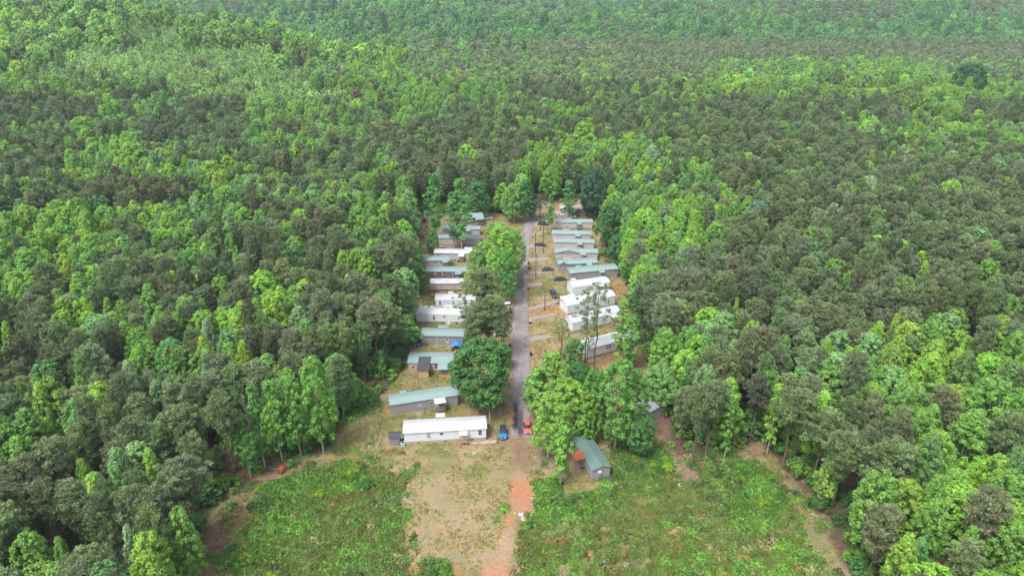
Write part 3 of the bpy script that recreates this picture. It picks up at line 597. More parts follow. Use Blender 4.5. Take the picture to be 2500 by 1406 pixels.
# right of the lane, far to near
h14, L14 = home(at(1368, 524), at(1466, 526), 'old brown mobile home under the tall dark oak beyond the lane end', W=5.4, sk=.3, eave=2.9, rise=.35, wall=mat('dull brown siding', (0.235, 0.174, 0.161), .8, var=.12), roofm=mat('stained pale roof', (0.365, 0.331, 0.313), .8, var=.12, dirt=(.2, .17, .15), dscale=.5, damt=.8), ribs=0, skirt=M_GSKIRT,
     wins=[(.50, 2.0, .5, .9, False), (.33, 2.0, .5, .5, False)], porches=[P_(.26, .39, 2.2, zd=.5, zr=3.0, roofm=M_TEAL, woodm=M_WOOD), P_(.60, .74, 2.2, zd=.1, zr=2.95, roofm=M_SKIRT, deck=False, rails=False), P_(.84, 1.0, 2.6, zd=.1, zr=2.7, roofm=M_SHINGLE, deck=False, rails=False)], group=HG)
for (a, b2, lab, wl, rm, wi, px0, bump, W_, kw) in [
    ((1357,560),(1446,560),'pinkish beige mobile home with teal roof, farthest of the right hand row', M_PINK, M_TEAL, [(.31, 2.3, .3, .5, None), (.31, 1.1, .9, .3, False)], .58, .27, 4.4, {}),
    ((1348,588),(1442,590),'pinkish mobile home with teal roof, second from far end of right hand row', M_PINK, M_TEAL, [(.30, 2.5, .4, .5, None)], .61, .28, 4.4, {}),
    ((1352,609),(1449,611),'pinkish mobile home with teal roof, third from far end of right hand row', M_PINK, M_TEAL, [(.30, 2.5, .4, .4, True)], .60, .30, 4.4, {}),
    ((1355,635),(1458,636),'beige mobile home whose teal roof has a small front gable', M_PINK, M_TEAL, [(.30, 2.3, .4, .7, None), (.46, 1.0, .9, .3, False)], .61, .28, 4.6, {}),
    ((1364,665),(1457,660),'grey mobile home with a stepped teal roof and beige skirting', M_GREY, M_TEAL, [(.90, 2.5, .5, .5, None)], .73, .20, 4.6, {})]:
    h_, L_ = home(at(*a), at(*b2), lab, W=W_, sk=.6, eave=3.15, rise=.5, wall=wl, roofm=rm, skirt=M_SKIRT if wl is M_GREY else M_GSKIRT, wins=wi, doors=[(px0 + .04, M_TRIM)],
        porches=[P_(px0, px0 + .10, 1.4, zr=3.15, drop=.3, rails=True), P_(bump, bump + .17, 1.3, zr=3.3, back=True, W=W_, rails=False, drop=.05)], group=HG)
    if 'gable' in lab or 'stepped' in lab:
        g0, g1 = (.03 * L_, .56 * L_) if 'gable' in lab else (-.02 * L_, .24 * L_)
        zt = 4.15 if 'gable' in lab else 3.95; zm = 3.12
        mb = MB(); c = (g0 + g1) / 2
        mb.hexa([(g0, -.35, zm), (c, -.35, zt), (c, W_ / 2 + .2, zt), (g0, W_ / 2 + .2, zm), (g0, -.35, zm + .09), (c, -.35, zt + .09), (c, W_ / 2 + .2, zt + .09), (g0, W_ / 2 + .2, zm + .09)])
        mb.hexa([(c, -.35, zt), (g1, -.35, zm), (g1, W_ / 2 + .2, zm), (c, W_ / 2 + .2, zt), (c, -.35, zt + .09), (g1, -.35, zm + .09), (g1, W_ / 2 + .2, zm + .09), (c, W_ / 2 + .2, zt + .09)])
        mb.build('gable_roof', M_TEAL, h_)
        mb = MB(); n = len(mb.v); mb.v += [(g0 + .1, -.06, 3.0), (g1 - .1, -.06, 3.0), (c, -.06, zt - .03), (g0 + .1, .2, 3.0), (g1 - .1, .2, 3.0), (c, .2, zt - .03)]
        mb.f += [(0, 1, 2), (5, 4, 3), (0, 3, 4, 1), (1, 4, 5, 2), (2, 5, 3, 0)]; mb.m += [0] * 5; mb.build('gable_wall', wl, h_)
h20, L20 = home(at(1392, 689), at(1507, 677.5), 'long grey mobile home standing aslant, nearest teal roof of the right hand row', W=4.7, sk=1.0, eave=3.5, rise=.5, wall=M_GREY, skirt=M_SKIRT,
     doors=[(.635, M_TRIM)], porches=[P_(.60, .69, 1.3, zr=3.5, drop=.3, rails=False), P_(.22, .31, 1.4, zr=3.6, back=True, W=4.7, rails=False, drop=.05)], group=HG)
h21, L21 = home(at(1398, 726), at(1487, 713), 'white mobile home with streaked roof, farthest of the four white ones right of the lane', W=5.3, sk=.7, eave=3.6, rise=.85, round_=True, wall=M_WWALL, roofm=M_WROOFG, skirt=M_SKIRT, ribs=0,
     wins=[(.37, 2.6, .5, 1.3, None), (.44, 2.6, .5, 1.3, None), (.89, 2.5, .6, 1.5, False)], doors=[(.74, M_TRIM)], porches=[P_(.66, .79, 1.5, zd=.9, zr=3.7, roofm=M_WROOF, drop=.15, rails=False), P_(.14, .24, 1.3, zr=3.9, roofm=M_CREAM, back=True, W=5.3, rails=False, drop=-.05)], group=HG)
h22, L22 = home(at(1385, 773), at(1500, 747.5), 'white mobile home with rounded roof behind two thin pines', W=5.3, sk=.9, eave=3.7, rise=1.2, round_=True, wall=M_WWALL, roofm=M_WROOF, skirt=M_TAN, ribs=0,
     wins=[(.22, 2.6, .5, 1.2, None), (.55, 2.6, .5, 1.2, None)], porches=[P_(.22, .32, 1.5, zr=4.1, roofm=M_WROOF, back=True, W=5.3, rails=False, drop=-.05)], group=HG)
h23, L23 = home(at(1398, 814), at(1516, 786), 'white mobile home with deck stairs at its far end, third of the white ones', W=5.0, sk=.8, eave=3.5, rise=.95, round_=True, wall=M_WWALL, roofm=M_WROOFG, skirt=M_SKIRT, ribs=0,
     wins=[(.30, 2.5, .5, 1.2, None), (.93, 2.5, .6, 1.4, False)], doors=[(.80, M_TRIM)], porches=[P_(.76, .87, 2.0, zd=1.0, zr=3.5, roofm=M_CREAM, drop=.15, steps='left')], group=HG)
h24, L24 = home(at(1431, 878), at(1549, 846), 'white mobile home with plain roof, nearest on the right of the lane', W=4.9, sk=.6, eave=3.5, rise=.75, wall=M_WWALL, roofm=M_WROOF, skirt=M_GSKIRT, ribs=0,
     wins=[(.16, 2.4, .55, 1.2, None), (.425, 2.4, .5, 1.2, None), (.475, 2.4, .5, 1.2, None)], doors=[(.78, M_TRIM)], porches=[P_(.72, .86, 1.6, zd=.8, zr=3.5, roofm=M_CREAM), P_(.16, .26, 1.4, zr=3.8, roofm=M_CREAM, back=True, W=4.9, rails=False, drop=-.05)], group=HG)
# the small one lying lengthwise at the lower right, with its orange porch
nl = at(1445, 1173); nr = at(1488, 1164); dv = (Vector((nr.x - nl.x, nr.y - nl.y))).normalized(); lg = Vector((-dv.y, dv.x)); fl = Vector((nl.x + lg.x * 15.5, nl.y + lg.y * 15.5, 0))
h25, L25 = home(fl, nl, 'grey mobile home with green gable roof and orange roofed deck beside the weedy lot', W=(nr - nl).length, sk=.35, eave=2.95, rise=.6, wall=M_GREY, roofm=M_TEALD, skirt=M_GREY, wins=[(.25, 2.0, .6, .9, False)], doors=[(.60, M_TRIM)],
     porches=[P_(.57, .74, 2.2, zd=.9, zr=3.25, roofm=M_ORANGE, woodm=M_WOOD, drop=.15, steps='right')], group=HG, ribs=.6)
mb = MB(); mb.box(L25 + .0, L25 + .45, 1.35, 2.05, 1.75, 2.3); mb.build('air_conditioner', M_TRIM, h25)
mb = MB(); mb.box(L25 + .455, L25 + .47, 1.45, 1.95, 1.83, 2.2); mb.build('air_conditioner_grille', M_STEEL, h25)
home(at(1556, 1010), at(1584, 1030), 'silver metal clad trailer half hidden behind trees at the right edge', W=6.5, sk=.1, eave=3.0, rise=.5, wall=M_STEEL, roofm=M_STEEL, skirt=M_STEEL, ribs=.4, name='trailer', vents=False)

# ------------------------------------------------------------------ sheds, fence, boat, canopies
def shed(a, W, D, h, label, wallm, roofm, trim=None, rz=0, doorm=None):
    t_ = thing('shed', a, rz, label, 'shed')
    mb = MB(); mb.prism([(0, 0), (0, h), (D / 2, h + .5), (D, h), (D, 0)][::-1], 0, W); mb.build('wall', wallm, t_)
    r = MB(); 
    for s0, s1, z0, z1 in ((-.2, D / 2, h - .15, h + .5), (D / 2, D + .2, h + .5, h - .15)):
        r.hexa([(-.2, s0, z0 + .01), (W + .2, s0, z0 + .01), (W + .2, s1, z1 + .01), (-.2, s1, z1 + .01), (-.2, s0, z0 + .08), (W + .2, s0, z0 + .08), (W + .2, s1, z1 + .08), (-.2, s1, z1 + .08)])
    r.build('roof', roofm, t_)
    if trim:
        c = MB()
        for xx in (0, W - .15): c.box(xx, xx + .15, -.03, 0, 0, h)
        c.box(.15, W - .15, -.03, 0, h - .18, h); c.build('trim', trim, t_)
    d = MB(); d.box(W * .35, W * .65, -.05, 0, .1, h - .25); d.build('door', doorm or wallm, t_)
    return t_
shed(at(951, 1087), 2.4, 2.3, 2.3, 'small grey shed with dark gable roof at the left end of the near white home', mat('blue grey boards', (0.191, 0.191, 0.217), .8, var=.1), M_SHINGLE)
shed(at(1023, 545), 3.4, 2.6, 2.1, 'dark red shed with pale trim at the forest edge', M_RED, M_SHINGLE, M_TRIM)
mb = MB(); mb.box(-.5, .5, -.5, .5, 0, .85); t_ = thing('air_conditioner', at(983.5, 1086), .05, 'pale teal box unit at the left end of the near white home', 'air conditioner'); mb.build('casing', M_TEALPL, t_)
mb = MB(); mb.tube([(0, 0, .85), (0, 0, .9)], .36, 14); mb.build('fan_grille', M_BLACK, t_)
t_ = thing('barrel', at(980, 1076), 0, 'black barrel with bright rim between the small grey shed and the white home', 'barrel')
mb = MB(); mb.tube([(0, 0, 0), (0, 0, .35), (0, 0, .95)], [.4, .45, .43], 16); mb.build('drum', M_BLACK, t_); mb = MB(); mb.tube([(0, 0, .95), (0, 0, 1.0)], [.45, .45], 16); mb.build('rim', M_TRIM, t_)
# timber fence pieces
def fence(a, b2, h, label, n_rail=2, board=False):
    A, B = at(*a), at(*b2); A.z = B.z = 0; L = (B - A).length; t_ = thing('fence', A, math.atan2(B.y - A.y, B.x - A.x), label, 'fence')
    n = max(2, int(L / 2.2))
    for k in range(n + 1):
        p = MB(); xx = (L - .1) * k / n; p.box(xx, xx + .1, -.05, .05, -.1, h); p.build('post', M_WOOD, t_)
    if board:
        for k in range(int(L / .32)):
            p = MB(); xx = .32 * k; p.box(xx, xx + .29, -.08, -.055, .05, h - .1 + random.uniform(-.06, .06)); p.build('board', M_WOOD, t_)
    else:
        for z in [h * (i + 1) / (n_rail + .3) for i in range(n_rail)]:
            p = MB(); p.box(0, L, -.08, -.055, z - .06, z + .06); p.build('rail', M_WOOD, t_)
fence((1074, 612), (1128, 612), 1.1, 'low timber fence between the trailer home and the row behind, left part')
fence((1134, 606), (1170, 605), 1.2, 'low closed board fence in front of the pinkish home behind the trailer home', board=True)
fence((1019, 582), (1036, 582), 1.5, 'dark board fence below the red shed near the forest edge', board=True)
# boat on its trailer
t_ = thing('boat', at(1044, 757), R(-4), 'small open boat with pale teal deck and white hull on a trailer', 'boat')
def boat():
    Lb, Wb = 5.2, 2.2; st = 14; rows = []
    for i in range(st + 1):
        s = i / st; x = -Lb / 2 + Lb * s; w = Wb / 2 * (math.sin(min(1, (s + .28) * 1.15) * math.pi / 2) if s < .55 else math.sqrt(max(0, 1 - ((s - .45) / .56) ** 2)))
        rows.append((x, max(w, .03), .55 + .15 * s * s))
    hull = MB(); deck = MB(); n = 0
    for i in range(st):
        (x0, w0, z0), (x1, w1, z1) = rows[i], rows[i + 1]
        for s in (1, -1):
            hull.quad((x0, s * w0, z0 + .55), (x1, s * w1, z1 + .55), (x1, s * w1 * .55, .55), (x0, s * w0 * .55, .55)); hull.quad((x0, s * w0 * .55, .55), (x1, s * w1 * .55, .55), (x1, 0, .38 + .1 * (i / st)), (x0, 0, .38 + .1 * (i / st)))
            hull.quad((x0, s * w0, z0 + .55), (x1, s * w1, z1 + .55), (x1, s * max(w1 - .14, 0), z1 + .57), (x0, s * max(w0 - .14, 0), z0 + .57))
        if i > 8 or i < 2: deck.quad((x0, -max(w0 - .14, 0), z0 + .56), (x1, -max(w1 - .14, 0), z1 + .56), (x1, max(w1 - .14, 0), z1 + .56), (x0, max(w0 - .14, 0), z0 + .56))
        else:
            deck.quad((x0, -max(w0 - .14, 0), .72), (x1, -max(w1 - .14, 0), .72), (x1, max(w1 - .14, 0), .72), (x0, max(w0 - .14, 0), .72))
            for s in (1, -1): deck.quad((x0, s * (w0 - .14), .72), (x1, s * (w1 - .14), .72), (x1, s * (w1 - .14), z1 + .56), (x0, s * (w0 - .14), z0 + .56))
    (x0, w0, z0) = rows[0]; hull.quad((x0, w0, z0 + .55), (x0, -w0, z0 + .55), (x0, -w0 * .55, .5), (x0, w0 * .55, .5))
    hull.build('hull', M_TRIM, t_); deck.build('deck', M_TEALPL, t_)
    w = MB(); w.hexa([(.55, -.8, 1.15), (.62, -.8, 1.15), (.62, .8, 1.15), (.55, .8, 1.15), (.3, -.7, 1.5), (.34, -.7, 1.5), (.34, .7, 1.5), (.3, .7, 1.5)]); w.build('windscreen', M_GLASS, t_)
    for yy in (-.45, .45):
        s = MB(); s.box(-.5, 0, yy - .25, yy + .25, .72, 1.05); s.box(-.55, -.42, yy - .25, yy + .25, 1.05, 1.4); s.build('seat', M_TRIM, t_)
    m_ = MB(); m_.box(-Lb / 2 - .35, -Lb / 2, -.2, .2, .5, 1.35); m_.build('outboard_motor', M_BLACK, t_)
    tr = MB(); tr.box(-2.2, 2.9, -.05, .05, .3, .38); tr.box(-.9, -.8, -1.1, 1.1, .28, .36); tr.build('trailer_frame', M_STEEL, t_)
    for yy in (-1.15, 1.15):
        c = MB(); c.tube([(-.85, yy - .09, .28), (-.85, yy + .09, .28)], .28, 14); c.build('wheel', M_RUBBER, t_)
boat()
# blue tarpaulin canopy
t_ = thing('canopy', at(1114, 851), 0, 'bright blue tarpaulin canopy on poles beside the grey home', 'canopy')
mb = MB(); n = 8
def tz(i, j): return 2.5 - 1.1 * ((i / n - .5) ** 2 * 3.0 + (j / n - .5) ** 2 * 2.2) + .06 * math.sin(i * 2.1 + j * 1.3)
for i in range(n):
    for j in range(n):
        g = lambda a, b2: (-1.7 + 3.4 * a / n, -1.5 + 3.0 * b2 / n, tz(a, b2)); mb.quad(g(i, j), g(i + 1, j), g(i + 1, j + 1), g(i, j + 1))
mb.build('tarpaulin', M_BLUETARP, t_)
for sx in (-1.5, 1.5):
    for sy in (-1.3, 1.3): p = MB(); p.tube([(sx, sy, 0), (sx, sy, 1.75)], .03, 6); p.build('pole', M_STEEL, t_)
# small objects: heap under canopy, grill, chairs
def heap(u, v, label, cat, name, mats_, n, sz, hgt, seed, kind=None):
    rnd = random.Random(seed); t_ = thing(name, at(u, v), 0, label, cat)
    for i in range(n):
        mb = MB(); a = rnd.uniform(.12, .38) * sz; b2 = rnd.uniform(.1, .35) * sz; h = rnd.uniform(.15, 1) * hgt; x = rnd.gauss(0, sz * .45); y = rnd.gauss(0, sz * .35); r_ = rnd.uniform(0, 3)
        c, s = math.cos(r_), math.sin(r_); P = [(x + c * p - s * q, y + s * p + c * q) for p, q in ((-a, -b2), (a, -b2), (a, b2), (-a, b2))]
        k = rnd.uniform(.5, .9); mb.hexa([(p, q, 0) for p, q in P] + [(x + (p - x) * k, y + (q - y) * k, h * rnd.uniform(.8, 1.1)) for p, q in P]); mb.build('item', mats_[i % len(mats_)], t_)
heap(1113, 853, 'jumble of dark and red things stored under the blue canopy', 'heap', 'clutter_heap', [M_BLACK, mat('dull red', (0.244, 0.061, 0.044), .7), M_WOOD, M_BLACK], 11, 1.5, .9, 3)
heap(1088, 897, 'pots and furniture crowded on the deck of the tan home', 'heap', 'clutter_heap', [M_TRASH, M_BLACK, M_STEEL, M_WOOD], 12, 1.7, 1.6, 5)
heap(1455, 527, 'parked yard gear and boxes beside the dark carport at the far end', 'heap', 'clutter_heap', [M_BLACK, M_TRASH, mat('orange red plastic', (0.435, 0.078, 0.035), .6)], 12, 2.2, .9, 6)
heap(1432, 524, 'dark bundles lying by the wall of the far brown home', 'heap', 'clutter_heap', [M_BLACK, mat('plum plastic', (0.104, 0.044, 0.052), .6), M_STEEL], 8, 1.6, .7, 9)
heap(1097, 789, 'loose household things along the wall of the white home with rounded roof', 'heap', 'clutter_heap', [M_TRASH, M_BLACK, M_STEEL], 10, 1.9, .6, 12)
heap(1046, 789, 'dark box and rags by the wall near the left end of the rounded white home', 'heap', 'clutter_heap', [M_BLACK, mat('dull red', (0.244, 0.061, 0.044), .7), M_TRASH], 4, .8, .7, 14)
heap(1022, 842, 'pale round table and bits of furniture in front of the dark parked car', 'heap', 'clutter_heap', [M_TRASH, M_BLACK, M_CREAM], 6, 1.2, .7, 16)
heap(1113, 637, 'household things beside the steps of the long whitish trailer home', 'heap', 'clutter_heap', [M_STEEL, M_BLACK, M_TRASH], 8, 1.4, .7, 18)
heap(1188, 576, 'rust red and white play things at the right of the far left homes', 'heap', 'clutter_heap', [mat('dull red', (0.244, 0.061, 0.044), .7), M_TRASH, M_BLACK], 6, 1.5, 1.1, 19)
heap(1519, 790, 'dark heap of boards under the stairs of the third white home', 'heap', 'clutter_heap', [M_WOOD, M_BLACK, M_WOOD2], 8, 1.6, .5, 21)
heap(1158, 1106, 'small heap of pale broken blocks in front of the near white home', 'heap', 'block_heap', [M_TRASH, M_SKIRT], 14, .6, .22, 23)
heap(899, 1091, 'little white heap of rubbish on the left lawn', 'heap', 'rubbish_heap', [M_TRASH], 6, .7, .25, 25)
heap(944, 955, 'dark rusty burn barrel and scraps on the lawn beyond the grey home', 'heap', 'scrap_heap', [mat('rust', (0.104, 0.052, 0.039), .9), M_BLACK, M_TRASH], 5, .5, .8, 27)
heap(1304, 1228, 'crumpled bright blue tarpaulin lying at the right edge of the dirt track', 'tarpaulin', 'crumpled_tarpaulin', [M_BLUETARP, M_BLUETARP, M_BLUETARP, M_TRASH], 9, .75, .35, 29)
heap(1273, 1257, 'scattered white litter on the red dirt track edge, upper patch', 'litter', 'litter_patch', [M_TRASH], 12, 1.0, .12, 31)
heap(1282, 1268, 'heap of white litter at the foot of the weeds by the track', 'litter', 'litter_patch', [M_TRASH], 10, .8, .2, 33)
heap(1302, 1216, 'pale litter strip above the blue tarpaulin', 'litter', 'litter_patch', [M_TRASH], 8, .7, .15, 35)
heap(1472, 1183, 'crumpled white sheet lying in front of the green roofed home', 'litter', 'litter_patch', [M_TRIM], 5, .45, .25, 37)
heap(1481, 1371, 'patch of pale stones among the weeds left of the tyre', 'heap', 'stone_heap', [M_TRASH, M_STEEL], 16, .9, .15, 39)
heap(1505, 1387, 'low mound of pinkish gravel beside the tyre', 'heap', 'gravel_mound', [mat('pinkish gravel', (0.365, 0.261, 0.226), .95, var=.2, scale=9)], 14, .9, .2, 41)
heap(1441, 856, 'pale crate lying under the pines by the nearest right white home', 'crate', 'crate', [M_TRASH, M_BLACK], 3, .6, .35, 43)
heap(1483, 889, 'dark box and pale sheet on the bare soil below the nearest right white home', 'heap', 'scrap_heap', [M_BLACK, M_TRASH], 4, .7, .35, 45)
mb = MB()
# tyre
t_ = thing('tyre', at(1527, 1379), 0, 'old whitish tyre lying flat in the weedy lot', 'tyre')
for k in range(20):
    a0, a1 = 2 * math.pi * k / 20, 2 * math.pi * (k + 1) / 20
    for (r0, z0), (r1, z1) in (((.22, .05), (.24, .3)), ((.24, .3), (.46, .3)), ((.46, .3), (.48, .05))):
        mb.quad((r0 * math.cos(a0), r0 * math.sin(a0), z0), (r0 * math.cos(a1), r0 * math.sin(a1), z0), (r1 * math.cos(a1), r1 * math.sin(a1), z1), (r1 * math.cos(a0), r1 * math.sin(a0), z1))
mb.build('tread', mat('whitened rubber', (0.348, 0.331, 0.313), .9, var=.3), t_)
# paddling pool by the thin trees
t_ = thing('paddling_pool', at(1378, 1134), 0, 'round blue paddling pool leaning by the thin tree left of the orange porch', 'paddling pool')
t_.rotation_euler = (R(28), 0, 0)
mb = MB(); k_ = 24
for k in range(k_):
    a0, a1 = 2 * math.pi * k / k_, 2 * math.pi * (k + 1) / k_; c0_, s0_, c1_, s1_ = math.cos(a0), math.sin(a0), math.cos(a1), math.sin(a1)
    for r0, z0, r1, z1 in ((.68, .02, .72, .32), (.72, .32, .62, .32), (.62, .32, .58, .05)): mb.quad((r0 * c0_, r0 * s0_, z0), (r0 * c1_, r0 * s1_, z0), (r1 * c1_, r1 * s1_, z1), (r1 * c0_, r1 * s0_, z1))
mb.build('rim', mat('blue plastic', (0.044, 0.261, 0.418), .4), t_)
mb = MB(); mb.tube([(0, 0, .04), (0, 0, .06)], .6, 24); mb.build('floor', mat('aqua plastic', (0.087, 0.331, 0.365), .3), t_)
t_ = thing('storage_bin', at(1485, 1174), R(20), 'dark grey open bin beside the gable wall of the green roofed home', 'bin'); mb = MB(); mb.hexa([(-.55, -.35, 0), (.55, -.35, 0), (.55, .35, 0), (-.55, .35, 0), (-.62, -.42, .4), (.62, -.42, .4), (.62, .42, .4), (-.62, .42, .4)]); mb.build('tub', mat('dark grey plastic', (0.044, 0.048, 0.052), .5), t_); mb = MB(); mb.box(-.66, .66, -.46, .46, .4, .45); mb.build('lid', mat('grey plastic lid', (0.087, 0.091, 0.096), .5), t_)
# clothes line posts behind the near white home
t_ = thing('clothes_line', at(1019, 1034), 0, 'pair of thin white poles with a crossbar behind the near white home', 'clothes line')
for k, xx in enumerate((0, .9)): p = MB(); p.tube([(xx, 0, 0), (xx, 0, 3.0)], .05, 6); p.build('pole', M_TRIM, t_)
p = MB(); p.tube([(-.1, 0, 2.95), (1.0, 0, 2.95)], .045, 6); p.build('crossbar', M_TRIM, t_)
p = MB(); p.tube([(.9, 0, .3), (.3, -.2, 1.8)], .04, 6); p.build('brace', M_TRIM, t_)
for (u, v, vt, lab) in ((1068, 867, 834, 'slim white service pole in the yard behind the tan home'), (1196, 1034, 1005, 'thin yellowish stake at the right of the near white home'), (1055, 655, 633, 'thin dark vent pole in front of the beige home, left one'), (1067, 655, 634, 'thin dark vent pole in front of the beige home, right one')):
    A = at(u, v); h = height_at(A.y, vt); t_ = thing('service_pole', A, 0, lab, 'pole'); p = MB(); p.tube([(0, 0, 0), (0, 0, h)], .055, 6); p.build('pole', M_TRIM if 'white' in lab else (M_CREAM if 'yellow' in lab else M_POLE), t_)
    p = MB(); p.box(-.12, .12, -.1, -.05, min(1.4, h * .5), min(1.4, h * .5) + .35); p.build('meter_box', M_STEEL, t_)
# ------------------------------------------------------------------ utility poles
for (u, v, vt, lab) in ((1247, 766, 702, 'dark utility pole at the left edge of the lane beside the white cars'), (1230, 845, 803, 'dark utility pole at the left edge of the lane below the white cars'),
        (1308, 681, 622, 'dark utility pole right of the lane between two driveways'), (1330, 757, 709, 'short brown utility pole on the red soil right of the lane'),
        (1319, 563, 532, 'utility pole beside the far black sports utility car'), (1307, 617, 568, 'tall utility pole at the black sedan near the far driveways'), (1326, 617, 540, 'tall grey pine like pole behind the black sedan'), (1409, 566, 544, 'pole in front of the farthest teal roofed home of the right row'), (1422, 611, 592, 'short pole in front of the third teal roofed home')):
    A = at(u, v); h = min(11.5, height_at(A.y, vt)); t_ = thing('utility_pole', A, 0, lab, 'utility pole', 'poles along the lane')
    p = MB(); p.tube([(0, 0, -.2), (0, 0, h * .5), (0, 0, h)], [.16, .14, .11], 8); p.build('pole', M_POLE, t_)
    p = MB(); p.box(-.85 if h > 7 else -.3, .85 if h > 7 else .3, -.06, .06, h - .5, h - .38); p.build('crossarm', M_POLE, t_)
    for xx in ((-.75, 0, .75) if h > 7 else (0,)): p = MB(); p.tube([(xx, 0, h - .38), (xx, 0, h - .2)], [.05, .03], 6); p.build('insulator', M_TRIM, t_)
# ------------------------------------------------------------------ wheeled bins
def wbin(u, v, body, lid, label, rz=0):
    t_ = thing('wheeled_bin', at(u, v), rz, label, 'bin', 'bins at the kerb of the lane')
    b_ = MB(); b_.hexa([(-.26, -.28, .06), (.26, -.28, .06), (.26, .28, .06), (-.26, .28, .06), (-.33, -.38, 1.0), (.33, -.38, 1.0), (.33, .38, 1.0), (-.33, .38, 1.0)]); b_.build('body', body, t_)
    l_ = MB(); l_.prism([(-.42, 1.0), (-.38, 1.06), (.0, 1.12), (.40, 1.06), (.42, 1.0)][::-1], -.35, .35); l_.build('lid', lid, t_)
    for xx in (-.3, .24): w_ = MB(); w_.tube([(xx, .3, .12), (xx + .06, .3, .12)], .12, 10); w_.build('wheel', M_RUBBER, t_)
    h_ = MB(); h_.tube([(-.28, .46, .98), (.28, .46, .98)], .025, 6); h_.build('handle', M_BLACK, t_)
wbin(1290.5, 645, M_REDBIN, M_REDBIN, 'red wheeled bin at the lane edge, upper of the far red pair', .1)
wbin(1291.5, 657, M_REDBIN, M_REDBIN, 'red wheeled bin at the lane edge, lower of the far red pair', -.1)
wbin(1290, 707, M_REDBIN, M_REDBIN, 'single red wheeled bin beside the driveway of the first white home', .05)
wbin(1294, 790, M_BLACK, mat('pale blue lid', (0.217, 0.331, 0.479), .5), 'black bin with pale blue lid right of the lane', .1)
wbin(1296.5, 868, M_BLACK, M_BLACK, 'plain black bin right of the lane near the big pale tree', -.1)
wbin(1246.5, 763, M_REDBIN, M_REDBIN, 'red bin at the foot of the utility pole by the white cars', .2)
wbin(1242, 769, M_BLACK, M_BLACK, 'black bin at the foot of the utility pole by the white cars', -.2)
wbin(1245, 845, M_BLACK, mat('rust red lid', (0.304, 0.087, 0.052), .6), 'black bin with rust red lid left of the lane beyond the dark oak', .1)
# ------------------------------------------------------------------ vehicles
SHAPE = {
 'sedan': ([(-2.3,.62,.62,.80,.80),(-2.24,.86,.88,.88,.80),(-1.65,.93,.96,.90,.72),(-.85,.94,1.40,.90,.62),(.25,.93,1.43,.90,.62),(1.0,.92,.95,.90,.72),(2.05,.78,.82,.88,.74),(2.3,.5,.55,.78,.70)], 2, 5, .33, (-1.45, 1.42)),
 'suv': ([(-2.3,.72,.72,.86,.86),(-2.26,1.0,1.04,.92,.84),(-2.0,1.04,1.68,.94,.72),(-1.2,1.05,1.76,.95,.72),(.45,1.04,1.72,.95,.70),(1.15,1.0,1.04,.95,.80),(2.15,.90,.94,.93,.80),(2.36,.55,.62,.84,.76)], 1, 5, .37, (-1.45, 1.45)),
 'jeep': ([(-2.1,.75,.75,.76,.76),(-2.08,1.08,1.1,.78,.76),(-2.0,1.1,1.82,.78,.72),(-1.0,1.1,1.86,.78,.72),(.35,1.1,1.84,.78,.72),(.7,1.1,1.14,.78,.74),(1.85,1.05,1.10,.66,.62),(1.95,.6,.66,.64,.62)], 1, 5, .42, (-1.35, 1.35)),
 'pickup': ([(-.65,1.0,1.0,.95,.95),(-.62,1.02,1.06,.96,.88),(-.5,1.04,1.78,.96,.74),(.1,1.04,1.84,.96,.74),(.7,1.04,1.80,.96,.72),(1.35,1.02,1.06,.96,.84),(2.55,.98,1.02,.95,.86),(2.8,.6,.7,.88,.82)], 1, 5, .40, (-1.75, 1.85)),
}
